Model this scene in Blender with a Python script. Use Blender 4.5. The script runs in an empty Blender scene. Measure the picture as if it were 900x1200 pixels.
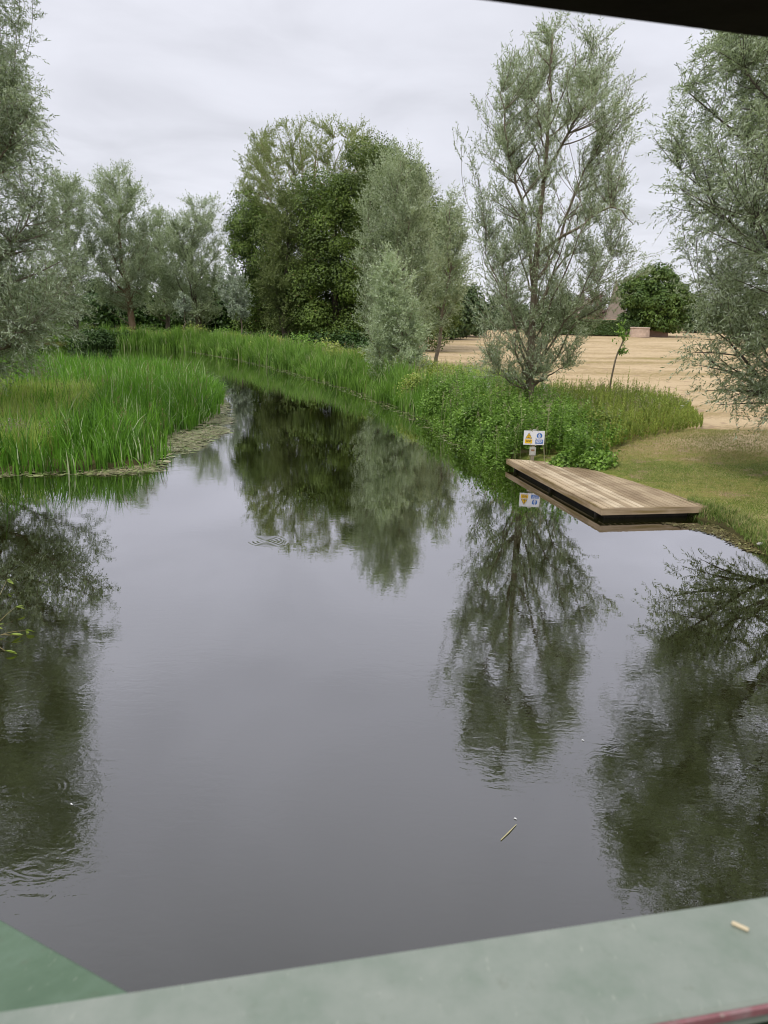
import bpy, math, random
import numpy as np

# ------------------------------------------------------------------ view geometry
F = 906.0; CX, CY = 450.0, 600.0; CAMZ = 4.0
PITCH = math.atan(232 / 906); ROLL = math.radians(1.5)
_cp, _sp = math.cos(PITCH), math.sin(PITCH)
FW = np.array((0, _cp, -_sp)); _u0 = np.array((0, _sp, _cp)); _r0 = np.array((1.0, 0, 0))
RT = math.cos(ROLL) * _r0 + math.sin(ROLL) * _u0
UP = -math.sin(ROLL) * _r0 + math.cos(ROLL) * _u0


def ray(x, y):
    return FW + (x - CX) / F * RT + (CY - y) / F * UP


def P(x, y, z=0.0):
    """real point on the level z seen in that direction of the survey photograph"""
    d = ray(x, y); t = (z - CAMZ) / d[2]
    return np.array((d[0] * t, d[1] * t, z))


def Q(x, y, D):
    """real point at northing D"""
    d = ray(x, y); t = D / d[1]
    return np.array((d[0] * t, D, CAMZ + d[2] * t))


S = bpy.context.scene
COL = S.collection
rng = np.random.default_rng(7)
V = lambda *a: np.array(a, dtype=float)


def norm(a):
    return a / np.maximum(np.linalg.norm(a, axis=-1, keepdims=True), 1e-9)


# ------------------------------------------------------------------ objects
def tag(o, label=None, cat=None, group=None, kind=None):
    if label: o['label'] = label
    if cat: o['category'] = cat
    if group: o['group'] = group
    if kind: o['kind'] = kind
    return o


def empty(name, loc=(0, 0, 0)):
    o = bpy.data.objects.new(name, None); COL.objects.link(o)
    o.location = tuple(float(a) for a in loc); o.empty_display_size = .3
    return o


def mesh_obj(name, verts, faces, mat, parent=None, smooth=False):
    """verts (N,3); faces: list of tuples or (M,k) array.  Vertices are world coords; stored relative to the parent."""
    me = bpy.data.meshes.new(name)
    off = np.array(parent_loc(parent))
    v = np.asarray(verts, dtype=np.float32).reshape(-1, 3) - off.astype(np.float32)
    if isinstance(faces, np.ndarray):
        k = faces.shape[1]; n = len(faces)
        me.vertices.add(len(v)); me.vertices.foreach_set('co', v.ravel())
        me.loops.add(n * k); me.loops.foreach_set('vertex_index', faces.astype(np.int32).ravel())
        me.polygons.add(n)
        me.polygons.foreach_set('loop_start', np.arange(0, n * k, k, dtype=np.int32))
        me.polygons.foreach_set('loop_total', np.full(n, k, dtype=np.int32))
        me.update(calc_edges=True)
    else:
        me.from_pydata([tuple(map(float, a)) for a in v], [], [tuple(int(i) for i in f) for f in faces])
        me.update()
    if smooth:
        me.polygons.foreach_set('use_smooth', np.ones(len(me.polygons), dtype=bool))
    if mat: me.materials.append(mat)
    o = bpy.data.objects.new(name, me); COL.objects.link(o)
    if parent: o.parent = parent
    return o


def parent_loc(p):
    l = np.zeros(3)
    while p is not None:
        l = l + np.array(p.location); p = p.parent
    return l


class MB:
    def __init__(s): s.v = []; s.f = []; s.n = 0

    def add(s, verts, faces):
        s.v.append(np.asarray(verts, dtype=float).reshape(-1, 3))
        s.f += [tuple(i + s.n for i in f) for f in faces]; s.n += len(s.v[-1])

    def prism(s, poly, z0, z1):
        n = len(poly)
        v = [(p[0], p[1], z0) for p in poly] + [(p[0], p[1], z1) for p in poly]
        f = [tuple(range(n))[::-1], tuple(range(n, 2 * n))] + [(i, (i + 1) % n, n + (i + 1) % n, n + i) for i in range(n)]
        s.add(v, f)

    def obox(s, c, ax, ay, az, hx, hy, hz, bevel=0.0):
        """oriented box, optional chamfer"""
        c, ax, ay, az = map(lambda a: np.asarray(a, float), (c, ax, ay, az))
        if bevel <= 0:
            v = [c + ax * hx * i + ay * hy * j + az * hz * k for k in (-1, 1) for j in (-1, 1) for i in (-1, 1)]
            f = [(0, 2, 3, 1), (4, 5, 7, 6), (0, 1, 5, 4), (2, 6, 7, 3), (0, 4, 6, 2), (1, 3, 7, 5)]
            s.add(v, f); return
        b = bevel
        ring = [(-hx + b, -hy), (hx - b, -hy), (hx, -hy + b), (hx, hy - b), (hx - b, hy), (-hx + b, hy), (-hx, hy - b), (-hx, -hy + b)]
        v = []
        for zz, sc in ((-hz, b), (-hz + b, 0), (hz - b, 0), (hz, b)):
            for x, y in ring:
                sx = (abs(x) - sc) / max(abs(x), 1e-9); sy = (abs(y) - sc) / max(abs(y), 1e-9)
                v.append(c + ax * x * sx + ay * y * sy + az * zz)
        f = [tuple(range(8))[::-1], tuple(range(24, 32))]
        for r in range(3):
            f += [(r * 8 + i, r * 8 + (i + 1) % 8, r * 8 + 8 + (i + 1) % 8, r * 8 + 8 + i) for i in range(8)]
        s.add(v, f)

    def tube(s, pts, rad, sides=6, cap=True):
        pts = np.asarray(pts, float); k = len(pts)
        rad = np.broadcast_to(rad, (k,))
        T = norm(np.gradient(pts, axis=0))
        a = np.where(np.abs(T[:, 2:3]) > .9, V(1, 0, 0), V(0, 0, 1))
        A = norm(np.cross(T, a)); B = np.cross(T, A)
        ang = np.arange(sides) * 2 * math.pi / sides
        ring = pts[:, None] + rad[:, None, None] * (np.cos(ang)[None, :, None] * A[:, None] + np.sin(ang)[None, :, None] * B[:, None])
        f = []
        for i in range(k - 1):
            for j in range(sides):
                j2 = (j + 1) % sides
                f.append((i * sides + j, i * sides + j2, (i + 1) * sides + j2, (i + 1) * sides + j))
        if cap: f += [tuple(range(sides))[::-1], tuple(range((k - 1) * sides, k * sides))]
        s.add(ring, f)

    def build(s, name, mat, parent=None, smooth=False):
        return mesh_obj(name, np.concatenate(s.v), s.f, mat, parent, smooth)


# ------------------------------------------------------------------ materials
def newmat(name):
    m = bpy.data.materials.new(name); m.use_nodes = True
    nt = m.node_tree; nt.nodes.clear()
    out = nt.nodes.new('ShaderNodeOutputMaterial')
    return m, nt, out


def nd(nt, t, **kw):
    n = nt.nodes.new(t)
    for k, v in kw.items():
        if k.startswith('i_'):
            key = k[2:]
            key = int(key) if key.isdigit() else key.replace('_', ' ')
            n.inputs[key].default_value = v
        else: setattr(n, k, v)
    return n


def rgba(c): return (c[0], c[1], c[2], 1)


def noise(nt, vec, scale, detail=3, rough=.55, dist=0):
    n = nd(nt, 'ShaderNodeTexNoise', i_Scale=scale, i_Detail=detail, i_Roughness=rough, i_Distortion=dist)
    if vec is not None: nt.links.new(vec, n.inputs['Vector'])
    return n.outputs['Fac']


def ramp(nt, fac, stops):
    r = nt.nodes.new('ShaderNodeValToRGB')
    el = r.color_ramp.elements
    while len(el) < len(stops): el.new(.5)
    for e, (p, c) in zip(el, stops):
        e.position = p; e.color = rgba(c) if hasattr(c, '__len__') else (c, c, c, 1)
    nt.links.new(fac, r.inputs[0])
    return r.outputs[0]


def mixc(nt, fac, a, b, mode='MIX'):
    m = nt.nodes.new('ShaderNodeMix'); m.data_type = 'RGBA'; m.blend_type = mode
    for k, s, v in ((0, m.inputs[0], fac), (1, m.inputs[6], a), (2, m.inputs[7], b)):
        if isinstance(v, bpy.types.NodeSocket): nt.links.new(v, s)
        elif k == 0: s.default_value = v
        else: s.default_value = rgba(v)
    return m.outputs[2]


def math_(nt, op, a, b=0.0, clamp=False):
    m = nt.nodes.new('ShaderNodeMath'); m.operation = op; m.use_clamp = clamp
    for s, v in ((m.inputs[0], a), (m.inputs[1], b)):
        if isinstance(v, bpy.types.NodeSocket): nt.links.new(v, s)
        else: s.default_value = v
    return m.outputs[0]


def mapping(nt, scale=(1, 1, 1), rot=(0, 0, 0), loc=(0, 0, 0)):
    g = nt.nodes.new('ShaderNodeNewGeometry')
    m = nd(nt, 'ShaderNodeMapping'); m.inputs['Scale'].default_value = scale
    m.inputs['Rotation'].default_value = rot; m.inputs['Location'].default_value = loc
    nt.links.new(g.outputs['Position'], m.inputs['Vector'])
    return m.outputs[0]


def leafmat(name, dark, light, back=None, trans=.25, tip=None, clump=.5, rough=.5, spec=.3, cw=.95):
    m, nt, out = newmat(name)
    g = nt.nodes.new('ShaderNodeNewGeometry')
    vec = mapping(nt)
    n1 = noise(nt, vec, clump, 3)
    r = g.outputs['Random Per Island']
    f = math_(nt, 'ADD', math_(nt, 'MULTIPLY', r, .55), math_(nt, 'MULTIPLY', math_(nt, 'SUBTRACT', n1, .5 - .21 / cw), cw), True)
    c = mixc(nt, f, dark, light)
    if tip:
        rr = math_(nt, 'GREATER_THAN', math_(nt, 'FRACT', math_(nt, 'MULTIPLY', r, 17.3)), 1 - tip[1])
        c = mixc(nt, rr, c, tip[0])
    if back: c = mixc(nt, math_(nt, 'MULTIPLY', g.outputs['Backfacing'], .8), c, back)
    b = nd(nt, 'ShaderNodeBsdfPrincipled', i_Roughness=rough)
    b.inputs['Specular IOR Level'].default_value = spec
    nt.links.new(c, b.inputs['Base Color'])
    if trans > 0:
        t = nd(nt, 'ShaderNodeBsdfTranslucent'); tc = mixc(nt, 1.0, c, (1.02, 1.1, .66), 'MULTIPLY')
        nt.links.new(tc, t.inputs[0])
        mx = nd(nt, 'ShaderNodeMixShader', i_0=trans)
        nt.links.new(b.outputs[0], mx.inputs[1]); nt.links.new(t.outputs[0], mx.inputs[2])
        nt.links.new(mx.outputs[0], out.inputs[0])
    else: nt.links.new(b.outputs[0], out.inputs[0])
    return m


def simplemat(name, col, col2=None, scale=4, rough=.7, bump=0.0, stretch=(1, 1, 1), spec=.4, metal=0):
    m, nt, out = newmat(name)
    b = nd(nt, 'ShaderNodeBsdfPrincipled', i_Roughness=rough, i_Metallic=metal)
    b.inputs['Specular IOR Level'].default_value = spec
    if col2:
        vec = mapping(nt, stretch); n1 = noise(nt, vec, scale, 5, .6)
        nt.links.new(mixc(nt, ramp(nt, n1, [(.3, 0.), (.7, 1.)]), col, col2), b.inputs['Base Color'])
        if bump:
            bp = nd(nt, 'ShaderNodeBump', i_Strength=bump, i_Distance=.02)
            nt.links.new(n1, bp.inputs['Height']); nt.links.new(bp.outputs[0], b.inputs['Normal'])
    else: b.inputs['Base Color'].default_value = rgba(col)
    nt.links.new(b.outputs[0], out.inputs[0])
    return m


M = {}
M['willow'] = leafmat('willow_leaves', (.075, .105, .042), (.36, .43, .235), (.56, .62, .49), .36, tip=((.62, .68, .55), .14), clump=.7, cw=1.15)
M['willow_far'] = leafmat('far_willow_leaves', (.09, .125, .055), (.37, .44, .25), (.52, .58, .44), .34, tip=((.56, .62, .48), .11), clump=.45, cw=1.35)
M['willow_dark'] = leafmat('left_willow_leaves', (.085, .12, .05), (.38, .455, .25), (.56, .62, .50), .36, tip=((.62, .68, .55), .16), clump=.6, cw=1.25)  # leaf tones of the big left-edge willow
M['willow_pale'] = leafmat('silver_willow_leaves', (.18, .245, .115), (.50, .58, .36), (.60, .67, .51), .3, clump=1.0, cw=1.2)
M['silver'] = leafmat('silver_sapling_leaves', (.20, .26, .17), (.38, .45, .33), (.46, .5, .42), .2, clump=2)
M['dark_broad'] = leafmat('dark_broad_leaves', (.018, .036, .007), (.19, .28, .05), None, .2, tip=((.16, .11, .04), .008), clump=.42, cw=1.7)
M['mid_broad'] = leafmat('mid_broad_leaves', (.04, .07, .015), (.20, .27, .06), None, .2, clump=.4, cw=1.4)
M['olive'] = leafmat('olive_leaves', (.06, .09, .025), (.24, .29, .10), None, .25, clump=.5, cw=1.3)
M['ash'] = leafmat('thin_ash_leaves', (.17, .21, .08), (.42, .48, .22), None, .35, clump=.5)
M['round'] = leafmat('round_tree_leaves', (.025, .06, .012), (.15, .23, .045), None, .15, clump=.3, cw=1.4)
M['hedge'] = leafmat('hedge_leaves', (.035, .075, .018), (.09, .14, .035), None, .1, clump=.3)
M['reed'] = leafmat('reed_blades', (.035, .10, .012), (.24, .49, .055), None, .38, tip=((.56, .62, .38), .07), clump=1.3, cw=1.2)
M['reed_far'] = leafmat('far_reed_blades', (.06, .14, .022), (.30, .50, .09), None, .36, tip=((.46, .48, .26), .06), clump=.7, cw=1.3)
M['sedge'] = leafmat('yellow_sedge', (.17, .28, .04), (.66, .76, .22), None, .4, tip=((.66, .58, .38), .07), clump=1.4, cw=1.3)
M['herb'] = leafmat('herb_leaves', (.04, .10, .012), (.34, .54, .10), None, .33, tip=((.5, .55, .28), .02), clump=1.6, cw=1.3)
M['herb_yel'] = leafmat('willowherb_leaves', (.12, .19, .03), (.50, .56, .14), None, .33, tip=((.34, .2, .1), .03), clump=1.2, cw=1.3)
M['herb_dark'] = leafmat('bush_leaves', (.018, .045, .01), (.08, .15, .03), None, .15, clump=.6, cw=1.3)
M['seed'] = leafmat('seed_heads', (.28, .25, .16), (.45, .40, .26), None, .2, clump=1)
M['pink'] = leafmat('pink_flowers', (.24, .18, .17), (.40, .32, .30), None, .2, clump=1)
M['lawn'] = leafmat('lawn_blades', (.17, .21, .05), (.46, .45, .17), None, .2, tip=((.45, .36, .2), .15), clump=.5)
M['dead'] = leafmat('dead_reed_litter', (.13, .11, .05), (.42, .39, .24), None, .1, tip=((.24, .31, .10), .3), clump=2)
M['brown_seed'] = leafmat('brown_seed_heads', (.16, .12, .05), (.34, .28, .14), None, .15, clump=1)
M['drift'] = leafmat('brown_drift', (.07, .055, .02), (.20, .17, .07), None, 0, tip=((.3, .3, .12), .12), clump=2)
M['bank_grass'] = leafmat('bank_grass_blades', (.06, .12, .02), (.28, .38, .09), None, .25, tip=((.40, .34, .18), .12), clump=1.5)
M['pad'] = leafmat('floating_pads', (.13, .16, .05), (.33, .35, .17), None, .0, tip=((.36, .30, .18), .3), clump=1.5, rough=.35, spec=.5)
M['bark'] = simplemat('willow_bark', (.12, .095, .065), (.26, .21, .15), 14, .9, .6, (1, 1, .25))
M['bark_dark'] = simplemat('dark_bark', (.06, .048, .036), (.13, .105, .08), 10, .9, .6, (1, 1, .25))
M['bark_red'] = simplemat('brown_willow_bark', (.16, .10, .055), (.27, .19, .12), 6, .9, .6, (1, 1, .25))


# ------------------------------------------------------------------ leaves
def leaf_mesh(pos, d, n, L, W, fold=True):
    """rhombic leaves, one quad each"""
    d = norm(d); s = norm(np.cross(d, n))
    L = np.broadcast_to(L, (len(pos),))[:, None]; W = np.broadcast_to(W, (len(pos),))[:, None]
    v = np.stack([pos, pos + d * L * .45 + s * W * .5, pos + d * L, pos + d * L * .45 - s * W * .5], 1).reshape(-1, 3)
    f = np.arange(len(pos) * 4).reshape(-1, 4)
    return v, f


def merge(parts):
    vs, fs, n = [], [], 0
    for v, f in parts:
        vs.append(v); fs.append(f + n); n += len(v)
    return np.concatenate(vs), np.concatenate(fs)


def blades(pos, h, w, lean, rs, curve=.35, seg=4):
    """grass blades: tapering strips that bend; lean = horizontal tip offset vector (N,3)"""
    n = len(pos); a = rs.uniform(0, math.pi, n)
    side = np.stack([np.cos(a), np.sin(a), np.zeros(n)], 1)
    rows = []
    for k in range(seg + 1):
        t = k / seg
        c = pos + V(0, 0, 1) * (h * (t - curve * .25 * t ** 3 * np.linalg.norm(lean, axis=1) / np.maximum(h, .01)))[:, None] + lean * (t ** 2.2)
        ww = (w * (1 - t ** 1.6) * .5 + w * .03)[:, None]
        rows += [c - side * ww, c + side * ww]
    v = np.stack(rows, 1).reshape(-1, 3)
    base = (np.arange(n) * (2 * (seg + 1)))[:, None, None]
    q = np.array([[2 * k, 2 * k + 1, 2 * k + 3, 2 * k + 2] for k in range(seg)])[None]
    return v, (base + q).reshape(-1, 4)


# ------------------------------------------------------------------ trees
def bez(a, b, c, k):
    t = np.linspace(0, 1, k)[:, None]
    return (1 - t) ** 2 * a + 2 * t * (1 - t) * b + t ** 2 * c


class Env:
    def __init__(s, rows, D, dfac=1.0, seed=0, lob=.13, zw=0.0):
        z, c, r = [], [], []
        for y, xl, xr in rows:
            a, b = Q(xl, y, D), Q(xr, y, D)
            z.append((a[2] + b[2]) / 2); c.append((a[0] + b[0]) / 2); r.append((b[0] - a[0]) / 2)
        o = np.argsort(z); s.z = np.array(z)[o]; s.c = np.array(c)[o]; s.r = np.array(r)[o]
        s.D = D; s.df = dfac; s.lob = lob
        s.ph = np.random.default_rng(seed).uniform(0, 6.28, 4)
        zz = np.linspace(s.z[0], s.z[-1], 100); w = (np.interp(zz, s.z, s.r) ** 1.7 + .02) * (1 + zw * np.linspace(0, 1, 100))
        s.zz = zz; s.cw = np.cumsum(w) / w.sum()

    def rad(s, z, az):
        r = np.interp(z, s.z, s.r)
        return r * (1 + s.lob * (np.sin(3 * az + s.ph[0] + z * .8) + .7 * np.sin(5 * az + s.ph[1] - z * 1.3)) * np.abs(np.sin(az * .5 + .78)) )

    def sample(s, n, rs, lo=.0, hi=1.0, zmin=None):
        z = np.interp(rs.uniform(0, 1, n), s.cw, s.zz)
        if zmin is not None: z = np.maximum(z, zmin + rs.uniform(0, .3, n))
        az = rs.uniform(0, 2 * math.pi, n)
        q = (lo ** 2 + (hi ** 2 - lo ** 2) * rs.uniform(0, 1, n)) ** .5
        r = s.rad(z, az) * q
        return np.stack([np.interp(z, s.z, s.c) + r * np.cos(az), s.D + s.df * r * np.sin(az), z], 1)


def tree(name, label, cat, D, base, rows, seed, mat, bark, n1=14, n2=150, twigs=14, leaves=16, L=.13, W=.028,
         tl=.7, rise=1.2, first=.18, trunk_r=.22, upd=.35, droop=.1, path=None, limbs=None, dfac=1.0, group=None,
         mode='feather', puff=1.1, zg=.3, lo=.2, wig=.12, twig_geo=False, lob=.13, spread=.8, trunk_top=.92, tipbias=.25, flat=.75, gaps=(), asc=.45, lk=.36, sk=.42, zw=0.0):
    rs = np.random.default_rng(seed)
    env = Env(rows, D, dfac, seed, lob, zw)
    GP = []
    for gx, gy, gr, gh in gaps:
        a_, b_ = Q(gx, gy, D), Q(gx + gr, gy, D); e_ = Q(gx, gy + gh, D)
        GP.append((a_[0], a_[2], b_[0] - a_[0], abs(a_[2] - e_[2])))

    def clear(p):
        m = np.ones(len(p), bool)
        for gx, gz_, gr, gh in GP: m &= ((p[:, 0] - gx) / gr) ** 2 + ((p[:, 2] - gz_) / gh) ** 2 > 1
        return m
    if len(base) == 2: b = P(base[0], base[1], zg); b = V(b[0] * D / b[1], D, zg)
    else: b = np.array(base, float)
    top = env.z[-1]
    if path is None:
        k = 12; t = np.linspace(0, 1, k)
        zt = b[2] - .15 + t * (top * trunk_top + (1 - trunk_top) * b[2] - b[2] + .15)
        cx = np.interp(zt, env.z, env.c); w = np.clip(t * 1.6, 0, 1) ** 1.5
        pts = np.stack([b[0] * (1 - w) + cx * w, np.full(k, D) * 1.0, zt], 1)
        pts[1:-1, :2] += rs.normal(0, wig * .5, (k - 2, 2))
    else:
        pts = np.array([b - V(0, 0, .15)] + [Q(px, py, D + dy) for px, py, dy in path])
        t0 = np.linspace(0, 1, len(pts)); t1 = np.linspace(0, 1, 14)
        pts = np.stack([np.interp(t1, t0, pts[:, i]) for i in range(3)], 1)
    k = len(pts); tr = trunk_r * (1 - np.linspace(0, 1, k) ** .8) + .025
    tr[0] *= 1.25
    root = empty(name, (b[0], D, b[2])); tag(root, label, cat, group)
    mb = MB(); mb.tube(pts, tr, 9)
    SP, SR = [pts], [tr]
    B2 = []
    lims = []
    if limbs:
        for lm in limbs:
            lp = np.array([Q(px, py, D + dy) for px, py, dy in lm])
            # smooth
            t0 = np.linspace(0, 1, len(lp)); t1 = np.linspace(0, 1, 12)
            lp = np.stack([np.interp(t1, t0, lp[:, i]) for i in range(3)], 1)
            lp[1:-1] += rs.normal(0, .04, (10, 3)); lims.append((lp, trunk_r * lk))
    tg = env.sample(n1, rs, .55, .85)
    for q in tg:
        hd = np.linalg.norm(q[:2] - np.array([np.interp(q[2], pts[:, 2], pts[:, 0]), D]))
        zs = max(q[2] - hd * rise, b[2] + first * (top - b[2]) * rs.uniform(.8, 1.5))
        zs = min(zs, pts[-1, 2] * .97)
        st = np.array([np.interp(zs, pts[:, 2], pts[:, i]) for i in range(3)])
        d = q - st
        if np.linalg.norm(d) < .5: continue
        ctl = st + d * V(.55, .55, .35 if rise > .9 else .6)
        lp = bez(st, ctl, q, 10); wk = np.cumsum(rs.normal(0, .022 * np.linalg.norm(d), (10, 3)), 0); wk -= np.linspace(0, 1, 10)[:, None] * wk[-1]; wk[0] = 0; lp += wk
        r0 = max(.02, np.interp(zs, pts[:, 2], tr) * sk)
        lims.append((lp, r0))
    for lp, r0 in lims:
        rr = r0 * (1 - np.linspace(0, 1, len(lp)) ** .9) + .012
        mb.tube(lp, rr, 6); SP.append(lp); SR.append(rr)
        for j in range(3, len(lp) - 1): B2.append((lp[j], lp[j + 1]))
    A = np.concatenate(SP); AR = np.concatenate(SR)
    t2 = env.sample(n2, rs, lo, .93); t2 = t2[clear(t2)]
    tips = []
    for q in t2:
        dd = A - q; ds = np.linalg.norm(dd, axis=1)
        cost = ds + 2.0 * np.maximum(0, A[:, 2] - (q[2] - (asc if rise > .9 else .05) * ds))
        j = int(np.argmin(cost)); st = A[j]; d = q - st; l = np.linalg.norm(d)
        if l < .15: tips.append((q, norm(rs.normal(0, 1, 3)))); continue
        lm = .28 * (env.z[-1] - env.z[0])
        if l > lm: d = d * lm / l; l = lm; q = st + d
        if mode == 'feather' and tips and np.min(((np.array([t_[0] for t_ in tips]) - q) ** 2).sum(1)) < (.42 * tl) ** 2: continue
        ctl = st + d * V(.5, .5, .4 if rise > .9 else .6) + rs.normal(0, .09 * l, 3)
        lp = bez(st, ctl, q, 6)
        mb.tube(lp, np.linspace(min(AR[j] * .6, .012 + .012 * l), .006, 6), 4, False)
        for m in range(5): B2.append((lp[m], lp[m + 1]))
        tips.append((q, norm(lp[-1] - lp[-2])))
    mb.build('trunk', bark, root, True)
    segs = np.array([[a, c] for a, c in B2])
    tp = np.array([a for a, _ in tips]); td = np.array([c for _, c in tips])
    parts = []
    if mode == 'feather':
        # twigs from branch segments, more of them towards the tips
        nt_ = n2 * twigs
        k_tip = int(nt_ * tipbias)
        si = rs.integers(0, len(segs), nt_ - k_tip); u = rs.uniform(0, 1, (len(si), 1))
        p0 = segs[si, 0] * (1 - u) + segs[si, 1] * u; sd = norm(segs[si, 1] - segs[si, 0])
        ti = rs.integers(0, len(tp), k_tip)
        p0 = np.concatenate([p0, tp[ti] + rs.normal(0, .12, (k_tip, 3))]); sd = np.concatenate([sd, td[ti]])
        if GP:
            kp = clear(p0); p0, sd = p0[kp], sd[kp]
        tdv = norm(sd * .7 + norm(rs.normal(0, 1, p0.shape)) * spread + V(0, 0, upd))
        ln = tl * rs.uniform(.5, 1.25, len(p0))
        nl = leaves
        uu = (np.arange(nl)[None] + rs.uniform(0, 1, (len(p0), nl))) / nl
        pos = p0[:, None] + tdv[:, None] * (uu * ln[:, None])[..., None]
        pos[..., 2] -= droop * (uu ** 2) * ln[:, None]
        dr = norm(tdv[:, None] * .75 + norm(rs.normal(0, 1, pos.shape)) * .75 + V(0, 0, -droop))
        pos = pos.reshape(-1, 3); dr = dr.reshape(-1, 3)
        n = norm(rs.normal(0, 1, pos.shape) + V(0, 0, .9))
        parts.append(leaf_mesh(pos, dr, n, L * rs.uniform(.6, 1.25, len(pos)), W * rs.uniform(.7, 1.2, len(pos))))
        if twig_geo:
            e = p0 + tdv * ln[:, None]; e[:, 2] -= droop * ln
            w = norm(np.cross(tdv, rs.normal(0, 1, tdv.shape))) * .004
            v = np.stack([p0 - w, p0 + w, e + w * .4, e - w * .4], 1).reshape(-1, 3)
            mesh_obj('twigs', v, np.arange(len(v)).reshape(-1, 4), bark, root)
    else:
        # broad-leaved: puffs of leaves lying on rounded clumps at the branch ends
        m = leaves * twigs
        c = tp + V(0, 0, .1)
        pr = puff * rs.uniform(.6, 1.3, len(c))
        dirs = norm(rs.normal(0, 1, (len(c), m, 3)) + V(0, 0, .25))
        rr = rs.uniform(.62, 1.0, (len(c), m)) ** .5
        lump = 1 + .22 * np.sin(dirs[..., 0] * 7 + rs.uniform(0, 6, (len(c), 1))) * np.cos(dirs[..., 1] * 6) + rs.normal(0, .07, (len(c), m))
        pos = c[:, None] + dirs * (pr[:, None] * rr * lump)[..., None] * V(1, 1, flat)
        n = norm(dirs + V(0, 0, .5) + rs.normal(0, .4, dirs.shape))
        dr = norm(np.cross(n, rs.normal(0, 1, n.shape)) + V(0, 0, -.4))
        pos = pos.reshape(-1, 3); n = n.reshape(-1, 3); dr = dr.reshape(-1, 3)
        parts.append(leaf_mesh(pos, dr, n, L * rs.uniform(.6, 1.25, len(pos)), W * rs.uniform(.7, 1.2, len(pos))))
    v, f = merge(parts)
    keep = v.reshape(-1, 4, 3)[:, :, 2].min(1) > b[2] + .05
    if not keep.all():
        v = v.reshape(-1, 4, 3)[keep].reshape(-1, 3); f = np.arange(len(v)).reshape(-1, 4)
    mesh_obj('crown', v, f, mat, root)
    return root


# ------------------------------------------------------------------ river outline
def px(l): return [tuple(P(a, b)[:2]) for a, b in l]


RIGHT = [(7.4, -40), (7.2, 0), (6.9, 8)] + px([(900, 655), (868, 632), (846, 617)]) + [(6.3, 16.3), (5.6, 17.5), (4.9, 19.2), (3.7, 20.7)] + \
    px([(572, 528), (545, 508), (500, 487), (450, 467), (400, 450), (340, 434), (290, 422), (230, 412)]) + [(-25, 80), (-34, 84), (-60, 92), (-160, 110)]
LEFT = [(-160, 62), (-60, 52), (-32, 47.5), (-22, 48.5), (-14.5, 47)] + px([(238, 446), (254, 456), (248, 478), (238, 492)]) + \
    px([(205, 503), (188, 520), (182, 536), (170, 546), (100, 551), (0, 555)]) + [(-11.5, 17.6), (-14.5, 15), (-16, 10), (-17, 0), (-18, -40)]
RIVER = np.array(RIGHT + LEFT)


def seg_dist(p, poly, closed=True):
    """distance of points p (N,2) to the outline"""
    d = np.full(len(p), 1e9)
    n = len(poly)
    for i in range(n if closed else n - 1):
        a, b = poly[i], poly[(i + 1) % n]; ab = b - a
        t = np.clip(((p - a) @ ab) / max(ab @ ab, 1e-9), 0, 1)
        q = p - (a + t[:, None] * ab)
        d = np.minimum(d, np.hypot(q[:, 0], q[:, 1]))
    return d


def inside(p, poly):
    c = np.zeros(len(p), bool); n = len(poly)
    for i in range(n):
        a, b = poly[i], poly[(i + 1) % n]
        if a[1] == b[1]: continue
        m = ((a[1] > p[:, 1]) != (b[1] > p[:, 1])) & (p[:, 0] < (b[0] - a[0]) * (p[:, 1] - a[1]) / (b[1] - a[1]) + a[0])
        c ^= m
    return c


def lownoise(x, y, s, seed):
    r = np.random.default_rng(seed); o = 0
    for k in range(5):
        a = r.uniform(0, 6.28); f = s * (1.7 ** k); o = o + np.sin((x * math.cos(a) + y * math.sin(a)) * f + r.uniform(0, 6.28) + 1.3 * np.sin((y * math.cos(a) - x * math.sin(a)) * f * .6)) / (1.35 ** k)
    return o / 2.6


SPIT_X = lambda y: np.interp(y, [15, 30, 50, 70, 90], [-5, -5, -9, -20, -60])


def ground_z(p):
    p = np.atleast_2d(p)[:, :2]
    d = seg_dist(p, RIVER); ins = inside(p, RIVER)
    sd = np.where(ins, -d, d)
    wob = .12 * lownoise(p[:, 0], p[:, 1], 1.6, 3)
    sd2 = sd + wob * np.clip(1 - np.abs(sd) / 3, 0, 1)
    prof = np.interp(sd2, [-6, -1.2, -.25, 0, .12, .45, 1.2, 4, 12, 150, 600], [-1.6, -1.0, -.25, 0, .14, .24, .30, .40, .6, 1.9, 5.0])
    leftside = (p[:, 0] < SPIT_X(p[:, 1])) & (p[:, 1] < 90)
    prof = np.where(leftside & ~ins, np.minimum(prof, .12 + .02 * sd), prof)
    z = prof + np.clip(sd - 1, 0, 20) * .0025 * lownoise(p[:, 0], p[:, 1], .35, 5)
    return z


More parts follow.
